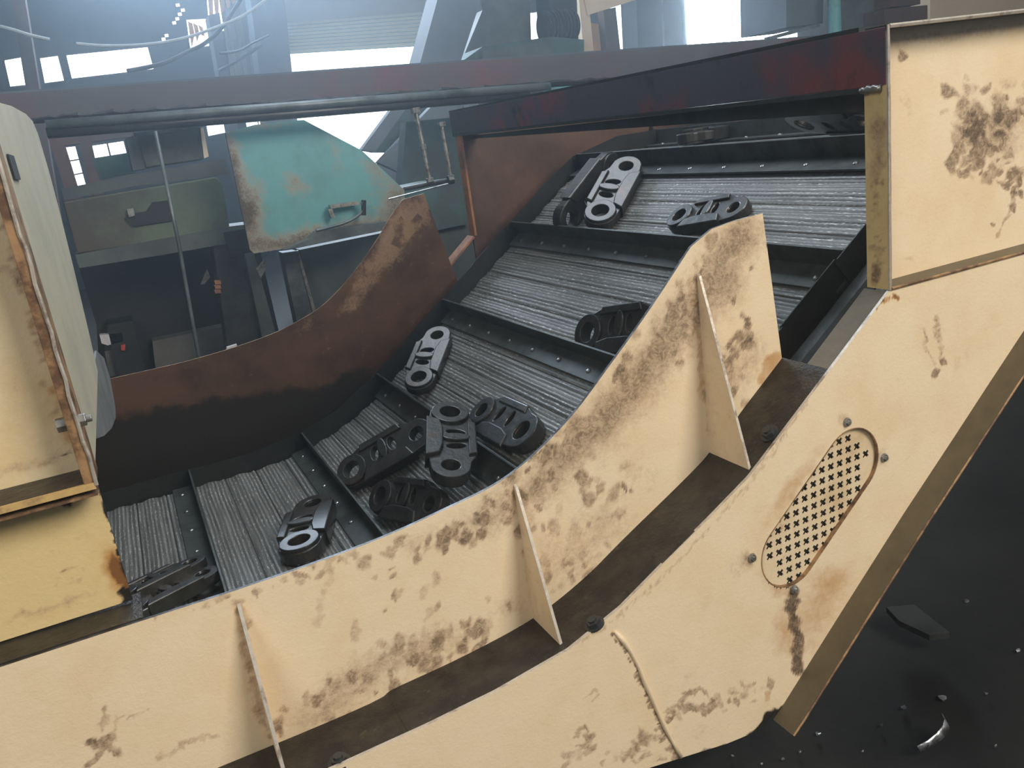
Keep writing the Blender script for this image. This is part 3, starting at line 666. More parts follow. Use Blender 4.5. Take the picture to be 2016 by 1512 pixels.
# ------------------------------------------------------------------ far side
far = thing('far_guard', 'long rusty brown curved guard plate along the far edge of the belt', 'guard plate', (.4, 1.5, -.7))
TF = cat([(-1.2, -.499), (-.11, -.4985), (.13, -.495), (.314, -.477), (.42, -.452), (.507, -.418), (.60, -.353), (.695, -.266), (.75, -.205), (.80, -.158)], 8)
BX = np.array([bprof(s)[0] for s in np.linspace(-1.5, 1.3, 200)])
pairs = [((x, z), (x, float(np.interp(x, BX[:, 0], BX[:, 1]))-.02)) for x, z in TF]+[((.871, -.150), (.938, -.455))]
bl = [('B', 230, 880, 200, 85, -12, .8), ('B', 400, 850, 200, 75, -18, .75), ('B', 560, 820, 150, 55, -28, .6), ('B', 700, 740, 120, 30, -40, .42), ('B', 800, 630, 100, 24, -52, .35), ('G', 800, 430, 46, 30, -50, .5), ('G', 770, 480, 36, 30, -50, .45), ('G', 836, 410, 12, 40, -10, .4), ('G', 740, 520, 50, 18, -20, .35), ('G', 720, 560, 36, 20, -45, .35), ('G', 690, 600, 30, 16, -40, .3), ('G', 600, 640, 40, 16, -30, .2), ('B', 300, 740, 100, 22, -14, .42), ('B', 300, 950, 260, 60, -16, 1.0), ('B', 520, 890, 200, 55, -22, 1.0), ('B', 680, 800, 110, 26, -38, .7), ('B', 400, 860, 220, 60, -18, .5)]  # B blobs darken the lower left, painting in the hood's shade
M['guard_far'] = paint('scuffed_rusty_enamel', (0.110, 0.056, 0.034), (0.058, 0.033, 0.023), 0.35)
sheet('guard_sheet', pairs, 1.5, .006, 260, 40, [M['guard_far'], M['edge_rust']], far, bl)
scp = [(770, 480), (778, 462), (775, 440), (790, 425), (800, 440), (812, 432), (822, 420), (832, 428), (828, 450), (812, 462), (800, 480), (786, 487)]
b_ = MB(); b_.prism([onY(x, y, 1.4985) for x, y in scp], (0, .001, 0)); b_.build('scuffed_patch', worn('tan_scuff', (.30, .19, .10), (.11, .06, .035), 22, .42, .58, .5), far)

ff = thing('far_casing', 'brown conveyor side wall under the crossbeam, framed by an orange rusty flange', 'conveyor casing', (1.4, 1.52, -.4))
b_ = MB(); b_.prism([(1.022, 1.53, .03), (2.9, 1.53, .03), (2.9, 1.53, .75), (2.4, 1.53, .42), (1.7, 1.53, -.10), (1.20, 1.53, -.34), (1.022, 1.53, -.40)][:2]+[(2.9, 1.53, -.30), (1.70, 1.53, -.30), (1.10, 1.53, -.50), (1.022, 1.53, -.50)], (0, .008, 0)); b_.build('inner_wall', M['rust_dim'], ff)
b_ = MB(); b_.box((1.016, 1.50, .005), (1.024, 1.54, -.305)); b_.build('end_flange', M['rust_orange'], ff, bevel=.001)
strip([p for p in BOT if p[0] > .3], 1.507, 1.56, .006).build('sloping_flange', M['rust_orange'], ff)

# ------------------------------------------------------------------ left hood
lh = thing('cover_hood', 'left cream cover hood with a bolted rusty corner flange, closing off the belt', 'conveyor hood', (-.5, .4, -.32))
bl = scatter([(40, 430), (60, 520), (90, 640), (110, 760)], 22, 60, 4, 11, .2, .5) + line([(12, 400), (35, 480), (75, 620), (110, 740), (140, 850), (165, 920)], 12, .4, 'r', 4) + line([(8, 420), (45, 560), (90, 710)], 8, .5, 'g', 4) + [('R', 140, 830, 40, 80, -15, .3), ('R', 60, 700, 70, 200, -15, .12), ('g', 107, 807, 5, 6, 0, .9), ('G', 60, 540, 60, 40, 0, .3)]
bl += [('B', 130, 896, 44, 9, -15, .6), ('G', 60, 915, 120, 12, -15, .4)]
YH = .078; zt = .11
sheet('front_sheet', [((-1.7, zt), (-1.7, -.315)), ((-.089, zt), (-.089, -.315))], YH, .004, 240, 90, [M['cream_hood'], M['edge']], lh, bl)
b_ = MB(); n_ = 24
prof_ = [(.02, .085), (.08, .10), (.19, .112), (.45, .128), (.75, .139), (.90, .137), (.965, .118), (.975, .05), (.95, -.02), (.86, -.14), (.75, -.25), (.67, -.315)]
b_.prism([(-.0885, y, z) for y, z in prof_]+[(-.0885, .02, -.315)], (-.004, 0, 0)); o = b_.build('end_sheet', [M['hood_side']], lh)
b_ = MB(); pr2 = prof_
b_.add([(-.09, y, z) for y, z in pr2]+[(-1.7, y, z) for y, z in pr2], [(i, i+1, len(pr2)+i+1, len(pr2)+i) for i in range(len(pr2)-1)]); b_.build('roof_sheet', M['hood_side'], lh, smooth=True)
b_ = MB(); b_.box((-.099, .012, .09), (-.0865, YH, -.318)); b_.build('corner_flange', M['edge_rust'], lh, bevel=.001)
b_ = MB(); b_.tube([(-.0868+rng.normal(0, .0006), .0105, z) for z in np.linspace(.09, -.316, 24)], .0022, 6); b_.build('corner_weld', M['edge'], lh)
b_ = MB(); b_.box((-1.7, .012, -.3185), (-.089, YH, -.313)); b_.build('bottom_lip', M['grease'], lh)
b_ = MB(); b_.box((-1.7, .010, -.320), (-.088, .0145, -.3125)); b_.build('lip_edge', worn('yellow_lip', (.62, .42, .17), (.25, .16, .08), 20, .45, .65, .5), lh)
sl = [onX(x, y, -.0872) for x, y in [(0, 284), (9, 283), (20, 322), (8, 327), (0, 300)]]
b_ = MB(); sc_ = [(-.0878, .13, .050), (-.0878, .20, .050), (-.0878, .20, .022), (-.0878, .13, .022)]; b_.prism(sc_, (.002, 0, 0)); b_.build('slot_dark', M['black'], lh)  # black plate stands in for the dark of an open slot
# bolt through the flange
p = onY(136, 833, .028); 
b_ = MB(); q = np.array([-.0935, .03, onX(150, 833, -.09)[2]]); q[2] = onY(140, 832, .03)[2]
b_.cyl(q, q+np.array([-.016, 0, 0]), .0085, 6); b_.cyl(q+np.array([.0068, 0, 0]), q+np.array([.014, 0, 0]), .0075, 6); b_.cyl(q+np.array([.014, 0, 0]), q+np.array([.020, 0, 0]), .004, 10)
b_.build('flange_bolt', M['zinc'], lh, bevel=.0006)
# hanging flap
fp = [(190, 690), (205, 705), (217, 745), (227, 800), (228, 822), (220, 843), (205, 858), (188, 864), (178, 800)]
b_ = MB(); b_.prism([onX(x, y, -.092) for x, y in fp], (-.004, 0, 0)); b_.build('rubber_flap', M['grey_rubber'], lh)

# lower panel under the left hood
lpn = thing('skirt_panel', 'yellowed cream skirt panel below the left hood, scorched orange and black at its end', 'panel', (-.5, .06, -.4))
bl = [('R', 236, 1130, 26, 50, -20, .9), ('r', 243, 1150, 9, 16, -20, 1.0), ('B', 225, 1030, 14, 60, -16, .6), ('B', 250, 1130, 12, 60, -16, .7), ('B', 215, 975, 40, 14, 20, .6), ('R', 222, 1110, 34, 70, -20, .4), ('B', 125, 985, 24, 18, 20, .9), ('B', 160, 970, 50, 10, -10, .6), ('b', 245, 1165, 18, 12, -20, .8), ('b', 256, 1185, 22, 16, -20, .9), ('R', 100, 1210, 140, 26, -18, .3), ('g', 152, 1115, 22, 5, -12, .3), ('g', 130, 1122, 6, 6, 0, .55), ('g', 152, 1142, 7, 6, 0, .6), ('G', 160, 1060, 40, 20, 0, .2), ('G', 100, 1195, 130, 8, -18, .4)]
bl += line([(198, 960), (212, 1005), (228, 1060), (246, 1110), (262, 1170)], 6, .75, 'b', 2)
YP = .055
sheet('skirt_sheet', [((-1.7, -.327), (-1.7, -.484)), ((-.0895, -.327), (-.0890, -.484))], YP, .004, 240, 50, [M['cream_old'], M['edge_dark']], lpn, bl)
b_ = MB(); b_.box((-1.7, .012, -.3285), (-.0885, YP, -.3255)); b_.build('top_lip', M['edge_rust'], lpn)
b_ = MB(); b_.box((-1.7, .0055, -.492), (-.080, .075, -.4865)); b_.build('seal_strip', M['grease'], lpn)
# ------------------------------------------------------------------ belt
belt = thing('steel_belt', 'dark ribbed steel slat belt climbing to the right between the guards', 'conveyor belt', (.4, .75, -.9))
Y0, Y1 = .085, 1.415
CS = [-.77, -.462, -.153, .185, .487, .79, 1.115, 1.412, 1.715, 2.02]
def belt_plate(s0, s1):
    L = s1-s0
    prof_ = [(0.0, -.007), (.0015, -.003), (.005, -.001), (.010, -.0022), (.016, -.002), (.026, .0006), (L*.45, .0026), (L*.62, .0014), (L-.014, -.0024), (L-.009, -.0006), (L-.003, .0006), (L-.0006, -.003), (L-.0002, -.008)]
    ny = 2; vs_ = []; uv = []
    ys = np.linspace(Y0, Y1, ny)
    for ds, h in prof_:
        for y in ys: vs_.append(bp3(s0+ds, y, h)); uv.append((y, s0+ds))
    k = len(prof_)
    for ds, h in [(0, -.010), (L, -.010)]:
        for y in ys: vs_.append(bp3(s0+ds, y, h)); uv.append((y, s0+ds))
    fs = [(i*2, i*2+1, i*2+3, i*2+2) for i in range(k-1)]
    fs += [(2*k+1, 2*k, 2*k+2, 2*k+3), (0, 2*k, 2*k+1, 1), (2*k-2, 2*k-1, 2*k+3, 2*k+2)]
    b_ = MB(); b_.add(vs_, fs); o = b_.build('belt_plate', M['belt'], belt, smooth=False)
    ul = o.data.uv_layers.new(name='belt')
    li = np.zeros(len(o.data.loops), dtype=np.int32); o.data.loops.foreach_get('vertex_index', li)
    ul.data.foreach_set('uv', np.array(uv, dtype=np.float32)[li].ravel())
    for p in o.data.polygons: p.use_smooth = p.index < k-1
    return o
for a, b in zip(CS[:-1], CS[1:]):
    for i in range(4): belt_plate(a+(b-a)*i/4, a+(b-a)*(i+1)/4)
rv = None
for s in CS[1:-1]:
    b_ = MB(); ax = [bp3(s, 0, 0), bp3(s, 0, 0)]
    def q(ds, h, y):
        p, a = bprof(s); t_ = np.array([math.cos(a), math.sin(a)]); n_ = np.array([-math.sin(a), math.cos(a)])
        r_ = p+ds*t_+h*n_; return (r_[0], y, r_[1])
    sec = [(-.058, .0015), (-.058, .0065), (-.005, .0065), (-.005, .052), (0, .052), (0, .0015)]
    b_.prism([q(ds, h, Y0-.006) for ds, h in sec], (0, Y1-Y0+.012, 0))
    c = b_.build('cleat', M['cleat'], belt, bevel=.0008)
    for i in range(10):
        y = Y0+.06+i*.1345
        if rv is None:
            g = MB(); lv = []
            for r_, h in ((.0062, 0), (.0055, .0022), (.003, .0038)):
                lv += [(r_*math.cos(t), r_*math.sin(t), h) for t in np.linspace(0, 2*math.pi, 10, endpoint=False)]
            me = bpy.data.meshes.new('rivet'); me.from_pydata(lv, [], [(k*10+j, k*10+(j+1) % 10, (k+1)*10+(j+1) % 10, (k+1)*10+j) for k in range(2) for j in range(10)]+[tuple(range(20, 30))])
            me.materials.append(M['rivet']); rv = me
        o = bpy.data.objects.new('rivet', rv); COL.objects.link(o); o.parent = c
        p = np.array(q(-.036, .0065, y))+OFF-base(belt); a = bprof(s)[1]
        o.location = p; o.rotation_euler = (0, -a, 0)
# overlapping side wings
for side, yw in ((0, .079), (1, 1.421)):
    for i in range(18):
        s = CS[0]+i*.155
        dy = .0025 if i % 2 else -.0025
        b_ = MB(); pts = [(-.006, -.05), (.160, -.05), (.160, .046), (.154, .052), (.0, .052), (-.006, .046)]
        P = []
        for ds, h in pts: P.append(bp3(s+ds, yw+dy-.0012, h))
        b_.prism(P, (0, .0024, 0)); b_.build('side_wing', M['wing'], belt)
# chain covers beside the belt
def sweep(sec, s0, s1, n, name, mat, parent):
    b_ = MB(); k = len(sec); vs_ = []
    for s in np.linspace(s0, s1, n):
        for y, h in sec: vs_.append(bp3(s, y, h))
    b_.add(vs_, [(i*k+j, i*k+(j+1) % k, (i+1)*k+(j+1) % k, (i+1)*k+j) for i in range(n-1) for j in range(k)]+[tuple(range(k-1, -1, -1)), tuple((n-1)*k+j for j in range(k))])
    return b_.build(name, mat, parent, smooth=False, bevel=.002)
sweep([(.012, .004), (.030, .014), (.055, .014), (.070, .0), (.070, -.07), (.012, -.07)], -.9, 2.3, 70, 'chain_cover', M['steel_dark'], casing)
sweep([(1.43, .012), (1.470, .012), (1.496, .012), (1.496, -.07), (1.43, -.07)], -.9, 2.3, 70, 'chain_cover', M['steel_dark'], far)
sweep([(-.050, -.012), (-.020, .006), (.010, .004), (.011, -.05), (-.050, -.05)], .88, 2.3, 40, 'wear_strip', M['steel_dark'], casing)
# underside of the conveyor
sweep([(-.05, -.11), (1.50, -.11), (1.50, -.16), (-.05, -.16)], -.9, 2.3, 60, 'belly_plate', M['black'], casing)
b_ = MB()
for x in (-1.2, .1): b_.box((x, .2, -1.0), (x+.08, .28, -.94)); b_.box((x, 1.3, -1.0), (x+.08, 1.38, -.94))
b_.build('foot', M['black'], casing)

# ------------------------------------------------------------------ forged track links
def circ(cx, cy, r, n=24, a0=0): return [(cx+r*math.cos(t), cy+r*math.sin(t)) for t in np.linspace(a0, a0+2*math.pi, n, endpoint=False)]
def oval(cx, cy, rx, ry, n=18, ang=0.0):
    c_, s_ = math.cos(ang), math.sin(ang)
    return [(cx+rx*math.cos(t)*c_-ry*math.sin(t)*s_, cy+rx*math.cos(t)*s_+ry*math.sin(t)*c_) for t in np.linspace(0, 2*math.pi, n, endpoint=False)]
def arc(cx, cy, r, a0, a1, n): return [(cx+r*math.cos(t), cy+r*math.sin(t)) for t in np.linspace(math.radians(a0), math.radians(a1), n)]
def link_mesh():
    out = arc(.096, 0, .043, -70, 88, 12)+[(.055, .046), (.02, .050), (-.02, .050), (-.055, .046)]+arc(-.096, 0, .040, 92, 250, 12)+[(-.082, -.041), (-.066, -.050), (-.03, -.052), (.03, -.052), (.066, -.050), (.086, -.043)]
    layers = []
    # body, then raised bosses and the thicker running rail
    def lay(sp, z, th, bev):
        me, co = curve_plate('forged_link', sp, 0, th, None, None, bev); fs = [tuple(p.vertices) for p in me.polygons]
        co = co.copy(); co[:, 2] += z; bpy.data.meshes.remove(me); return co, fs
    holes = [circ(.096, 0, .0255), circ(-.096, 0, .0215), oval(.026, -.012, .0125, .023, ang=-.15), oval(-.026, -.012, .0125, .023, ang=.15)]
    layers.append(lay([out]+holes, .017, .020, .0025))
    layers.append(lay([circ(.096, 0, .040, 28), circ(.096, 0, .0245)], .024, .024, .002))
    layers.append(lay([circ(-.096, 0, .037, 28), circ(-.096, 0, .0205)], .012, .024, .002))
    layers.append(lay([[(-.070, .050), (-.060, .026), (-.03, .019), (.03, .019), (.060, .026), (.070, .050)]], .0195, .033, .003))
    layers.append(lay([[(-.060, -.040), (.060, -.040), (.055, -.053), (-.055, -.053)]], .0185, .030, .0025))
    layers.append(lay([oval(0, -.012, .010, .028)], .021, .026, .003))
    V = []; Fc = []
    for co, fs in layers:
        n = len(V); V += co.tolist(); Fc += [tuple(i+n for i in f) for f in fs]
    me = bpy.data.meshes.new('track_link'); me.from_pydata(V, [], Fc); me.materials.append(M['link']); me.update()
    return me
LM = link_mesh()
def link(pa, pb, h, label, tilt=0.0, flip=False, scale=None, lift=0.0, pitch=0.0, edge=None, sy=None):
    """big bore seen at pixel pa, small bore at pb, lying h above the belt"""
    (sa, ya), (sb, yb) = sy if sy else (belt_hit(*pa, h), belt_hit(*pb, h))
    A = bp3(sa, ya, h); B = bp3(sb, yb, h); x = A-B; L = np.linalg.norm(x); x /= L
    _, a = bprof((sa+sb)/2); n_ = np.array([-math.sin(a), 0, math.cos(a)])
    z = n_-(n_@x)*x; z /= np.linalg.norm(z)
    if flip: z = -z
    y = np.cross(z, x)
    if edge is not None:
        v = (A+B)/2-CAM; v /= np.linalg.norm(v); tilt = math.atan2(z@v, y@v); tilt = tilt-math.pi if tilt > math.pi/2 else (tilt+math.pi if tilt < -math.pi/2 else tilt); tilt += edge
    ct, st_ = math.cos(tilt), math.sin(tilt); y, z = ct*y+st_*z, -st_*y+ct*z
    cp, sp_ = math.cos(pitch), math.sin(pitch); x, z = cp*x+sp_*z, -sp_*x+cp*z
    o = bpy.data.objects.new('track_link', LM); COL.objects.link(o)
    s_ = (L/.192 if scale is None else scale)
    c = (A+B)/2 + n_*lift
    mm = Matrix.Identity(4)
    for i in range(3):
        for j, v in enumerate((x, y, z)): mm[i][j] = v[i]*s_
        mm[i][3] = (c+OFF)[i]
    # local origin: the middle of the part's thickness
    o.matrix_world = mm @ Matrix.Translation((0, 0, -.0)) if not flip else mm @ Matrix.Translation((0, 0, -.036))
    return tag(o, label, 'machine part', 'forged track links on the belt')
link((598, 1094), (622, 1012), .004, 'track link lying alone on the lowest clear belt section, two round bores facing up')
link((706, 934), (829, 862), .026, 'track link propped slantwise left of the upright link in the heap', tilt=-.55)
link((886, 826), (889, 958), .060, 'upright track link tilted over a cleat, tallest of the heap mid belt', tilt=.75, scale=1.03, lift=.005)
link((770, 985), (862, 1000), .018, 'wet shiny track link at the foot of the heap beside the near guard', tilt=-.5)
link((1043, 864), (968, 826), .004, 'track link lying flat beside the near guard, right of the upright link', flip=True)
link((832, 762), (866, 676), .012, 'track link leaning alone on the belt section right of the long rusty guard', tilt=-.55, lift=.006)
link((1190, 660), (1290, 650), .010, 'track link half hidden behind the near guard, left of its tallest rib', tilt=-.5, scale=1.0)
link((1128, 432), (1207, 330), .030, 'long track link standing on edge, leftmost of the pair below the crossbeam', tilt=1.35, scale=1.08)
link((1193, 430), (1232, 356), .014, 'track link leaning against its neighbour, rightmost of the pair below the crossbeam', tilt=-.55, scale=1.0, lift=.008)
link((1352, 441), (1452, 424), .004, 'track link lying just behind the peak of the near guard', scale=.82)
link((1550, 250), (1664, 242), .020, 'track link lying under the crossbeam, nearest the right hood', edge=.45, scale=1.0, lift=.03, sy=((1.47, .50), (1.455, .31)))
link((1235, 283), (1300, 276), .012, 'track link lying far back under the crossbeam near the brown wall', tilt=.3, scale=1.0)
link((1440, 268), (1372, 280), .008, 'track link under the middle of the crossbeam, one ring shaped bore catching light', scale=1.0)
link((285, 1176), (345, 1146), .022, 'black oily track link on edge, upper of the two at the belt lower left', edge=-.30, scale=.78, lift=.004)
link((308, 1198), (366, 1168), .020, 'black oily track link against the guard, lower of the two at the belt lower left', edge=-.35, scale=.80)

# ------------------------------------------------------------------ floor debris
def chip(px, py, r, label, shape='bit'):
    p = onZ(px, py, -.998)
    o = MB()
    k = random.uniform(.5, 1); a = random.uniform(0, 6)
    pts = [p+np.array([r*math.cos(a+t)*random.uniform(.5, 1), r*k*math.sin(a+t)*random.uniform(.5, 1), random.uniform(0, .003)]) for t in np.linspace(0, 2*math.pi, 6, endpoint=False)]
    o.prism(pts, (0, 0, .002)); ob = o.build('metal_chip', M['chip']); return tag(ob, label, 'metal chip', 'metal chips on the black floor')
M['chip'] = worn('bright_swarf', (.55, .58, .62), (.15, .15, .16), 60, .4, .6, .3, .8)
crl = [onZ(x, y, -.985) for x, y in [(1808, 1482), (1830, 1474), (1848, 1462), (1860, 1450), (1862, 1442), (1856, 1434)]]
b_ = MB(); vs_ = []
for i, p in enumerate(crl):
    wv = .010*math.sin(math.pi*(i+.8)/6.2); vs_ += [p+np.array([wv, 0, .002*i]), p+np.array([-wv*.3, .002, .012+.003*i])]
b_.add(vs_, [(2*i, 2*i+1, 2*i+3, 2*i+2) for i in range(5)]); o = b_.build('metal_curl', M['chip'], smooth=True)
md = o.modifiers.new('t', 'SOLIDIFY'); md.thickness = .0012
tag(o, 'bright curled sliver of metal on the black floor at the lower right', 'metal curl')
for x, y, r in [(1612+0, 1448, .005), (1650-40, 1447, .005), (1780, 1396, .008), (1855, 1376, .009), (1941, 1368, .005), (1735, 1431, .005), (1575, 1482, .004), (1698, 1482, .004), (1903, 1185, .006), (2005, 1283, .007), (1960, 1472, .004), (1542, 1497, .004), (1442, 1490, .004), (1500, 1507, .003)]:
    chip(x, y, r, 'small bright metal chip scattered on the black floor')
b_ = MB(); b_.prism([onZ(x, y, -.96) for x, y in [(1745, 1195), (1800, 1190), (1870, 1245), (1830, 1250), (1770, 1222)]], (0, 0, -.012)); tag(b_.build('steel_scrap', M['steel_dark']), 'dim grey steel plate lying in the shadow below the side casing', 'steel scrap')

# ------------------------------------------------------------------ background: daylight openings, and panes added to backlight sheets
def px_plate(name, pts, Y, th, mat, parent=None, bevel=0, side=None):
    b_ = MB(); b_.prism([onY(x, y, Y) for x, y in pts], (0, th, 0)); return b_.build(name, mat, parent, bevel=bevel)
def window(n, pts, Y, cols, rows, mat='sky', frame=True, miss=()):
    o = px_plate('window_%d' % n, [tuple(np.array(p)) for p in pts], Y, .02, M['black'])
    o['kind'] = 'structure'
    P = [onY(*p, Y) for p in pts]; tl, tr, br, bl_ = P
    for i in range(cols):
        for j in range(rows):
            if (i, j) in miss: continue
            u0, u1, v0, v1 = (i+.05)/cols, (i+.95)/cols, (j+.05)/rows, (j+.95)/rows
            if cols*rows == 1: u0, u1, v0, v1 = .02, .98, .03, .97
            if cols == 3 and rows == 1: u0, u1 = (i+.005)/3, (i+.995)/3
            f = lambda u, v: (tl*(1-u)+tr*u)*(1-v)+(bl_*(1-u)+br*u)*v+np.array([0, -.012, 0])
            b_ = MB(); b_.prism([f(u0, v0), f(u1, v0), f(u1, v1), f(u0, v1)], (0, .01, 0)); b_.build('pane', M[mat], o); 
            LOC.get('x')
window(1, [(8, 118), (42, 112), (58, 168), (20, 172)], 8.9, 1, 1)
window(2, [(78, 114), (114, 109), (127, 160), (88, 165)], 8.9, 1, 1)
window(3, [(130, 107), (290, 91), (303, 138), (142, 157)], 8.9, 3, 1)
window(4, [(122, 290), (149, 287), (171, 367), (145, 373)], 8.9, 1, 3)
window(5, [(177, 286), (244, 276), (254, 313), (186, 325)], 8.9, 2, 1)
window(6, [(396, 196), (438, 190), (449, 262), (410, 270)], 8.9, 1, 1)
window(7, [(480, 225), (528, 218), (534, 250), (486, 258)], 8.9, 2, 2)
window(8, [(560, 88), (880, 66), (880, 330), (600, 340)], 8.9, 3, 1, 'sky')
window(14, [(552, 22), (900, 2), (896, 84), (556, 104)], 8.9, 3, 1)  # glowing pane added behind the shutter to backlight its slats
window(15, [(404, -20), (470, -24), (470, 60), (412, 66)], 8.9, 1, 1)  # glowing pane added behind the upper tan sheets to light them
window(16, [(366, 38), (408, 36), (412, 92), (374, 96)], 8.9, 1, 1)  # unseen glowing pane, added to light the lower tan sheets
window(9, [(1198, 8), (1250, 2), (1256, 98), (1212, 102)], 8.9, 1, 1)
window(10, [(1340, -60), (1552, -60), (1556, 135), (1352, 142)], 8.9, 1, 1, 'sky_hot')
window(11, [(1548, 30), (1630, 26), (1630, 120), (1552, 124)], 8.9, 1, 1)
window(12, [(926, 36), (1066, 22), (1072, 84), (936, 92)], 8.9, 1, 1)
window(13, [(1096, -20), (1122, -20), (1126, 100), (1102, 104)], 8.9, 1, 1)

# roller shutter over the great opening
rs = thing('roller_shutter', 'half raised pale roller shutter above the great bright opening', 'roller shutter', onY(715, 110, 8.7))
for i in range(9):
    a0, a1 = i/9, (i+.68)/9
    L0, L1, R0, R1 = np.array([563, 46.]), np.array([571, 106.]), np.array([875, 20.]), np.array([868, 88.])
    px_plate('slat', [tuple(L0+(L1-L0)*a0), tuple(R0+(R1-R0)*a0), tuple(R0+(R1-R0)*a1), tuple(L0+(L1-L0)*a1)], 8.7, .02, M['shutter'], rs)
    a0, a1 = (i+.66)/9, (i+1.02)/9
    px_plate('slat_joint', [tuple(L0+(L1-L0)*a0), tuple(R0+(R1-R0)*a0), tuple(R0+(R1-R0)*a1), tuple(L0+(L1-L0)*a1)], 8.73, .02, M['shutter_joint'], rs)
px_plate('lintel', [(505, -40), (900, -60), (905, 18), (520, 50)], 8.72, .1, M['sheet_grey'], rs)
# corrugated cladding left of the shutter
cl = thing('wall_cladding', 'grey corrugated cladding beside the roller shutter with a sunlit tan upper sheet', 'wall cladding', onY(470, 70, 8.3))
for i in range(7):
    a, b = i/7, (i+.93)/7
    T0, T1, B0, B1 = np.array([432, 0.]), np.array([482, -6.]), np.array([455, 150.]), np.array([514, 146.])
    px_plate('grey_sheet', [tuple(T0+(T1-T0)*a), tuple(T0+(T1-T0)*b), tuple(B0+(B1-B0)*b), tuple(B0+(B1-B0)*a)], 8.3-.04*(i % 2), .02, M['sheet_grey'], cl)
for i in range(5):
    x0 = 409+i*11; px_plate('tan_sheet', [(x0, -12), (x0+10, -14), (x0+11, 40-i*9), (x0+5, 44-i*9)], 8.1-.03*(i % 2), .02, M['sheet_tan'], cl)
for i in range(3):
    x0 = 370+i*10; px_plate('tan_sheet', [(x0, 42+i*3), (x0+9, 46+i*4), (x0+13, 66+i*2), (x0+8, 94-i*12)], 8.1-.03*(i % 2), .02, M['sheet_tan'], cl)
def column(name, pts, Y, th, mat, label, cat_='column'):
    b_ = MB(); P = [onY(x, y, Y) for x, y in pts]
    # two pixel points top (left, right) and bottom (right, left); carried down to the floor
    tl, tr, br, bl_ = P
    def ext(a, b): t = (-1.0-a[2])/(b[2]-a[2]); return a+(b-a)*t
    b_.prism([tl, tr, ext(tr, br), ext(tl, bl_)], (0, th, 0)); o = b_.build(name, mat); return tag(o, label, cat_)
column('steel_column', [(488, -40), (556, -40), (576, 150), (512, 155)], 7.6, .3, M['column_blue'], 'dark blue-grey steel column left of the roller shutter')
column('steel_column', [(410, 30), (432, 25), (452, 150), (432, 155)], 7.4, .25, M['column_blue'], 'slim dark column left of the corrugated cladding')
column('steel_column', [(18, -20), (46, -20), (78, 178), (52, 180)], 6.2, .25, M['column_brown'], 'reddish brown column at the far left between two bright windows')
column('steel_column', [(1250, -60), (1300, -60), (1306, 120), (1258, 120)], 7.0, .3, M['column_blue'], 'blue-grey column left of the glaring window')
column('steel_column', [(1304, -60), (1343, -60), (1350, 120), (1310, 120)], 7.3, .3, M['chute'], 'paler column directly beside the glaring window')
def cable(pts, Y, r, label, mat):
    P = cat([onY(x, y, Y) for x, y in pts], 8); b_ = MB(); b_.tube(P, r, 6); tag(b_.build('cable', mat, smooth=True), label, 'cable')
cable([(0, 52), (30, 60), (62, 70), (98, 78)], 6.0, .012, 'short pale cable sloping across the dark wall at the top left', M['cable_w'])
cable([(150, 86), (200, 90), (250, 90), (310, 85), (370, 73), (430, 52), (480, 30), (530, -5)], 6.0, .011, 'long pale sagging cable above the wide left window', M['cable_w'])
cable([(250, 140), (320, 125), (370, 102), (405, 84), (440, 50), (480, -10)], 6.1, .016, 'dark sagging cable rising past the corrugated cladding', M['black'])
cable([(432, 105), (470, 100), (500, 84), (530, 70)], 7.35, .012, 'short dark cable looping across the grey cladding', M['black'])
cable([(430, 140), (470, 118), (515, 88)], 7.35, .016, 'thick dark cable slanting below the short cable loop', M['black'])
for i, (x, y) in enumerate([(350, 10), (360, 20), (354, 28), (349, 37), (343, 45), (328, 70), (322, 77)]):
    p = onY(x, y, 8.6); tag(MB().box(p-np.array([.016, .01, .012]), p+np.array([.016, .01, .012])).build('roof_vent', M['sky']), 'one of the tiny specks of daylight in the dark roof at the upper left', 'roof vent', 'daylight specks in the roof')

# right background
ch = thing('duct', 'blue-grey slanting duct rising behind the two crossbeams', 'duct', onY(860, 100, 4.6))
px_plate('upper_section', [(872, -40), (960, -40), (908, 118), (826, 128)], 4.6, .25, M['chute'], ch)
px_plate('rail', [(785, 196), (812, 196), (738, 300), (712, 295)], 4.5, .08, M['chute'], ch)
px_plate('rail', [(868, 190), (915, 190), (800, 345), (745, 320)], 4.4, .08, M['chute'], ch)
px_plate('dark_web', [(810, 196), (872, 196), (800, 300), (735, 300)], 4.7, .08, M['teal_dark'], ch)
px_plate('support', [(560, 470), (600, 460), (640, 700), (600, 720)], 4.7, .1, M['black'], ch)
mc = thing('machine', 'dark hulking machine with a ridged round gear beyond the crossbeams', 'machine', onY(1000, 60, 5.2))
px_plate('housing', [(935, -40), (1042, -40), (1046, 85), (990, 95), (915, 105), (950, 20)], 5.2, .5, M['greygreen'], mc)
px_plate('bracket', [(1078, -40), (1134, -40), (1140, 105), (1085, 105)], 5.0, .2, M['black'], mc)
gc = onY(1098, 52, 4.9); b_ = MB()
for i in range(9):
    b_.cyl(gc+np.array([-.12+i*.028, .0, 0]), gc+np.array([-.12+i*.028+.016, 0, 0]), .115-(.004 if i % 2 else 0), 24)
b_.cyl(gc+np.array([-.13, 0, 0]), gc+np.array([.14, 0, 0]), .095, 24); b_.build('gear', M['black'], mc)
px_plate('tray', [(908, 122), (950, 92), (1085, 72), (1150, 78), (1150, 110), (908, 126)], 4.8, .4, M['teal_dark'], mc)
px_plate('tray_front', [(955, 100), (1085, 80), (1090, 106), (950, 118)], 4.75, .04, M['greygreen'], mc)
px_plate('foot', [(940, 150), (1080, 140), (1100, 700), (960, 700)], 5.3, .3, M['greygreen'], mc)
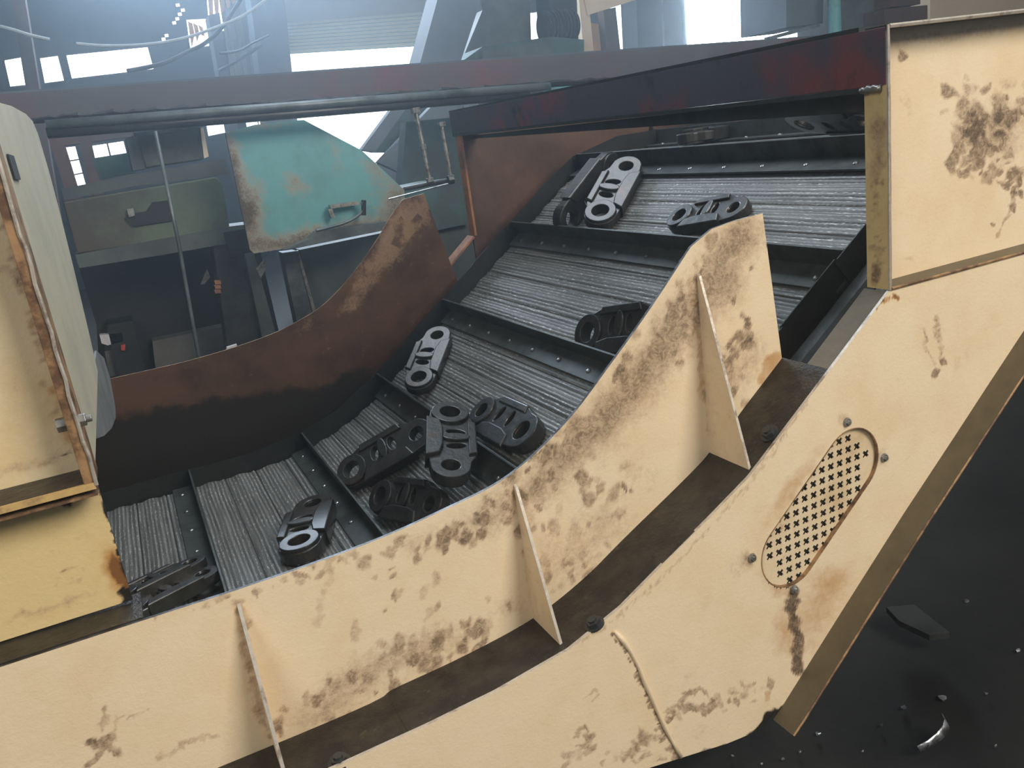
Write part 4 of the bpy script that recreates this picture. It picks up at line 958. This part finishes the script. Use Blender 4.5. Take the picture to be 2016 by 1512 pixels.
cf = thing('door_frame', 'cream steel frame with a tan recess at the top, left of the blue-grey column', 'steel frame', onY(1180, 60, 5.6))
px_plate('post', [(1138, -20), (1157, -20), (1176, 175), (1156, 178)], 5.6, .15, M['cream_far'], cf)
px_plate('top_bar', [(1150, -2), (1270, -40), (1262, -4), (1157, 30)], 5.58, .15, M['cream_far'], cf)
px_plate('recess', [(1157, 44), (1194, 50), (1200, 104), (1164, 106)], 5.9, .05, M['tan_dark'], cf)
px_plate('side_panel', [(1188, 20), (1212, 14), (1222, 104), (1196, 104)], 5.8, .1, M['column_brown'], cf)
px_plate('lower_block', [(1150, 142), (1225, 140), (1222, 170), (1156, 172)], 5.7, .1, M['cream_far'], cf)
mm_ = thing('machine', 'grey machine head with a teal cylinder against the bright window at the top right', 'machine', onY(1640, 30, 4.0))
px_plate('head', [(1548, -60), (1622, -60), (1620, 46), (1548, 54)], 4.1, .5, M['chute'], mm_)
a = onY(1641, -30, 3.9); b = onY(1644, 70, 3.9); b_ = MB(); b_.cyl(a, b, .045, 20); b_.build('teal_cylinder', M['teal'], mm_, smooth=False)
px_plate('arm', [(1514, 72), (1612, 46), (1616, 52), (1516, 79)], 3.8, .05, M['pipe'], mm_)
px_plate('body', [(1660, -60), (1760, -60), (1760, 58), (1663, 72)], 4.2, .5, M['greygreen'], mm_)
px_plate('stacked_plate', [(1740, 18), (1826, 10), (1826, 44), (1742, 52)], 4.0, .3, M['column_brown'], mm_)
px_plate('stacked_plate', [(1752, -30), (1812, -30), (1812, 8), (1752, 14)], 4.05, .3, M['column_brown'], mm_)
px_plate('base', [(1630, 66), (1830, 40), (1880, 600), (1690, 700)], 4.9, .3, M['black'], mm_)
MBt = MB().box(tuple(onY(1830, 200, 4.6)), tuple(onY(2500, -300, 4.6)+np.array([0, .2, 0]))).build('wall_right_panel', M['wall_tan']); MBt.name = 'trim_1'; MBt['kind'] = 'structure'

# ------------------------------------------------------------------ mid background
rb = thing('girder', 'long faded red girder running across the hall behind the belt', 'girder', onY(640, 170, 2.75))
YB = 2.75
T0, T1, B0, B1 = onY(-60, 190, YB), onY(1420, 90, YB), onY(-40, 245, YB), onY(1420, 132, YB)
T0 = onY(20, 184, YB)+(onY(20, 184, YB)-onY(1250, 98, YB))*.15; B0 = onY(60, 233, YB)+(onY(60, 233, YB)-onY(1250, 152, YB))*.15
T1 = onY(1250, 98, YB)+(onY(1250, 98, YB)-onY(20, 184, YB))*.5; B1 = onY(1250, 152, YB)+(onY(1250, 152, YB)-onY(60, 233, YB))*.5
b_ = MB(); b_.prism([T0, T1, B1, B0], (0, .02, 0)); b_.build('web', M['red_far'], rb)
b_ = MB(); b_.prism([T0, T1, T1+np.array([0, 0, .008]), T0+np.array([0, 0, .008])], (0, .12, 0)); b_.build('top_flange', M['column_blue'], rb)
b_ = MB(); b_.prism([B0, B1, B1-np.array([0, 0, .012]), B0-np.array([0, 0, .012])], (0, .12, 0)); b_.build('bottom_flange', M['black'], rb)
rg = [onY(x, 234-(x-60)*.068+rng.uniform(-1, 2), YB-.003) for x in range(70, 1250, 14)]
b_ = MB(); b_.tube(rg, [.010+rng.uniform(-.004, .006) for _ in rg], 6); b_.build('grease_crust', M['black'], rb)
gr_ = thing('guide_rail', 'grey double guide rail below the faded red girder, with hanging adjuster bolts', 'rail', onY(600, 215, 2.45))
YR = 2.45
b_ = MB(); b_.tube([onY(90, 246, YR), onY(600, 207, YR), onY(1082, 170, YR)], .017, 12); b_.build('upper_rail', M['pipe'], gr_, smooth=True)
b_ = MB(); b_.tube([onY(92, 262, YR+.02), onY(600, 222, YR+.02), onY(1040, 186, YR+.02)], .020, 12); b_.build('lower_rail', M['steel_dark'], gr_, smooth=True)
for pts, r in (([(817, 212), (832, 285), (847, 358)], .009), ([(868, 240), (879, 300), (888, 350)], .008)):
    b_ = MB(); P = [onY(x, y, 2.3) for x, y in pts]; b_.tube(P, r, 10); b_.cyl(P[0], P[0]+(P[1]-P[0])*.14, r*2.3, 8); b_.cyl(P[1], P[1]+(P[2]-P[1])*.12, r*1.5, 8); b_.cyl(P[2]-(P[2]-P[1])*.1, P[2], r*1.8, 8)
    b_.build('adjuster_bolt', M['zinc'], gr_)
b_ = MB(); b_.tube([onY(796, 372, 2.3), onY(886, 354, 2.3)], .009, 8); b_.cyl(onY(882, 355, 2.29), onY(892, 353, 2.29), .018, 10); b_.build('cross_rod', M['steel_dark'], gr_)
b_ = MB(); b_.tube([onY(765, 392, 2.28), onY(882, 362, 2.28)], .0035, 6); b_.build('rail_edge', M['rivet'], gr_)
for px_ in (1010,):
    P0 = onY(px_, 262 if px_ < 500 else 190, YR+.04); b_ = MB(); b_.box(P0, P0+np.array([.05, .05, -1.0-P0[2]])); b_.build('post', M['black'], gr_)

pr = thing('forging_press', 'large worn teal and green machine behind the belt, under the grey guide rail', 'machine', onY(300, 500, 3.0)*np.array([1, 1, 0])+np.array([0, 0, -1.0]))
YT = 2.62; tp = [((444, 262), (492, 492)), ((448, 260), (500, 499)), ((500, 246), (545, 492)), ((560, 239), (600, 482)), ((598, 236), (640, 472)), ((655, 266), (690, 462)), ((712, 296), (735, 450)), ((760, 340), (775, 440)), ((796, 374), (800, 432))]
M['teal_plate'] = paint('worn_teal_enamel', (0.155, 0.40, 0.42), (0.14, 0.33, 0.34), 0.15)
bl = [('G', 455, 330, 24, 120, -12, .9), ('G', 478, 430, 30, 70, -12, .8), ('G', 560, 478, 110, 22, -10, .8), ('G', 690, 455, 100, 24, -12, .8), ('G', 780, 400, 40, 40, 0, .7), ('G', 580, 360, 34, 26, 30, .5), ('G', 660, 300, 14, 60, -10, .25), ('G', 520, 250, 60, 10, -8, .35), ('G', 740, 340, 20, 50, -50, .35), ('G', 500, 395, 24, 50, 0, .5)]
sheet('teal_plate', [((onY(*a, YT)[0], onY(*a, YT)[2]), (onY(*b, YT)[0], onY(*b, YT)[2])) for a, b in tp], YT, .02, 160, 110, [M['teal_plate'], M['greygreen']], pr, bl)
px_plate('upper_cabinet', [(268, 264), (396, 250), (408, 312), (288, 330)], 3.2, .3, M['green'], pr, bevel=.006)
px_plate('cabinet_trim', [(262, 262), (396, 244), (398, 250), (266, 270)], 3.15, .3, M['steel_dark'], pr)
px_plate('cabinet_side', [(248, 272), (268, 266), (288, 332), (262, 336)], 3.22, .2, M['greygreen'], pr)
px_plate('cabinet_edge', [(394, 252), (400, 251), (411, 308), (402, 312)], 3.18, .02, M['cream_far'], pr)
px_plate('ledge_beam', [(120, 372), (258, 345), (445, 312), (449, 343), (258, 368), (126, 394)], 3.05, .3, M['greygreen'], pr)
px_plate('teal_box', [(180, 312), (255, 300), (268, 340), (196, 352)], 3.6, .2, M['teal_dark'], pr)
px_plate('green_panel', [(124, 398), (252, 376), (425, 348), (438, 360), (452, 448), (300, 478), (152, 500)], 3.0, .15, M['green'], pr, bevel=.006)
px_plate('recess_dark', [(246, 430), (252, 422), (288, 416), (300, 398), (334, 394), (340, 434), (262, 446)], 2.985, .02, M['black'], pr)  # black plate paints the dark inside the panel opening
px_plate('latch', [(250, 412), (262, 410), (266, 424), (254, 428)], 2.97, .02, M['zinc'], pr)
px_plate('lower_beam', [(148, 502), (452, 446), (500, 440), (506, 470), (300, 505), (156, 528)], 2.98, .25, M['greygreen'], pr)
px_plate('dark_body', [(156, 528), (506, 468), (560, 700), (200, 800), (190, 640)], 3.5, .3, M['black'], pr)
px_plate('dark_pillar', [(420, 486), (478, 470), (540, 720), (455, 730)], 3.0, .15, M['steel_dark'], pr)
px_plate('grey_post', [(482, 500), (500, 497), (560, 720), (528, 720)], 2.95, .1, M['greygreen'], pr)
px_plate('grey_post', [(556, 498), (584, 494), (625, 650), (590, 660)], 2.8, .1, M['pipe'], pr)
px_plate('post_edge', [(584, 494), (588, 493), (630, 640), (624, 646)], 2.79, .02, M['zinc'], pr)
px_plate('grey_panel', [(590, 492), (770, 455), (720, 640), (630, 660)], 2.9, .1, M['greygreen'], pr)
px_plate('shelf', [(560, 492), (745, 456), (760, 450), (760, 436), (625, 456), (610, 470)], 2.55, .2, M['pipe'], pr)
px_plate('black_drum_mount', [(440, 458), (498, 448), (505, 505), (455, 510)], 2.97, .15, M['black'], pr)
px_plate('teal_cover', [(770, 375), (860, 356), (900, 352), (925, 440), (820, 462), (790, 470)], 2.7, .25, M['teal_dark'], pr)
px_plate('teal_back_panel', [(800, 240), (905, 230), (925, 445), (860, 450), (840, 380), (790, 370)], 3.3, .1, M['teal_dark'], pr)
px_plate('lower_cover', [(790, 470), (925, 440), (960, 560), (830, 620)], 2.75, .2, M['greygreen'], pr)
px_plate('foot', [(210, 640), (260, 632), (300, 780), (245, 790)], 3.3, .2, M['black'], pr)
px_plate('bracket', [(650, 404), (706, 396), (708, 403), (652, 411)], 2.56, .04, M['zinc'], pr)
px_plate('bracket', [(646, 412), (654, 411), (660, 428), (653, 430)], 2.56, .04, M['zinc'], pr)
b_ = MB(); b_.tube(cat([onY(x, y, 2.55) for x, y in [(712, 398), (714, 414), (700, 428), (676, 440), (640, 450), (622, 454)]], 5), .006, 8); b_.build('hose', M['pipe'], pr, smooth=True)
b_ = MB(); b_.cyl(onY(716, 394, 2.55), onY(716, 424, 2.55), .010, 10); b_.build('valve', M['black'], pr)
# teal pads behind the crossbeam
px_plate('teal_rail', [(1085, 168), (1150, 160), (1155, 172), (1085, 182)], 3.4, .1, M['teal'], pr)

gp = [onY(306, 258, 2.05), onY(352, 480, 2.05), onY(392, 706, 2.05)]
b_ = MB(); b_.tube([gp[0], gp[1], gp[2], gp[2]+(gp[2]-gp[1])*1.2], .0065, 8); tag(b_.build('thin_rod', M['pipe'], smooth=True), 'thin grey rod leaning upright in front of the green machine panels', 'rod')
fl_z = -1.0
def scrap(pts, z, mat, name, label, cat_, th=.02, group=None):
    P = [onY(x, y, z) for x, y in pts]; b_ = MB(); b_.prism(P, (0, th, 0)); return tag(b_.build(name, mat), label, cat_, group)
scrap([(300, 672), (452, 640), (465, 690), (306, 725)], 3.4, M['concrete'], 'concrete_block', 'dusty grey block low behind the rusty guard', 'block', .5)
scrap([(447, 684), (466, 678), (470, 692), (444, 697)], 2.4, M['white'], 'paper_scrap', 'small white scrap just above the rusty guard edge', 'scrap')
scrap([(196, 660), (240, 655), (243, 672), (212, 680), (200, 676)], 3.3, M['white'], 'rag', 'pale crumpled rag beside the left hood, behind the guard', 'rag', .05)
scrap([(238, 680), (247, 678), (246, 690), (239, 690)], 3.28, M['redscrap'], 'red_scrap', 'tiny red scrap beside the pale rag', 'scrap')
scrap([(206, 692), (250, 684), (262, 735), (215, 742)], 3.35, M['concrete'], 'rubble', 'grey rubble below the pale rag', 'rubble', .2)
scrap([(395, 560), (408, 530), (414, 545), (402, 560)], 3.2, M['zinc'], 'bent_sheet', 'bent shiny scrap of sheet metal in the dark under the green panels', 'scrap')
scrap([(505, 530), (520, 512), (528, 520), (514, 548)], 2.85, M['zinc'], 'bent_sheet', 'bent grey strip hanging between two posts of the green machine', 'scrap')
for i in range(3):
    y = 553+i*9; scrap([(422, y), (434, y-1), (436, y+6), (424, y+7)], 2.97, M['rust_orange'], 'terminal_block', 'small reddish terminal block on the dark pillar, one of a stack of three', 'terminal block', .02, 'reddish blocks on the pillar')
column('steel_column', [(92, 262), (128, 288), (156, 380), (132, 386)], 4.2, .15, M['column_brown'], 'reddish brown post between the left hood and the narrow window')
column('steel_column', [(152, 262), (176, 262), (196, 350), (172, 350)], 4.4, .15, M['column_brown'], 'dark brown post between the narrow window and the wide one')
px_plate('trim_2', [(95, 240), (260, 235), (265, 268), (100, 290)], 4.9, .1, M['column_brown'])['kind'] = 'structure'
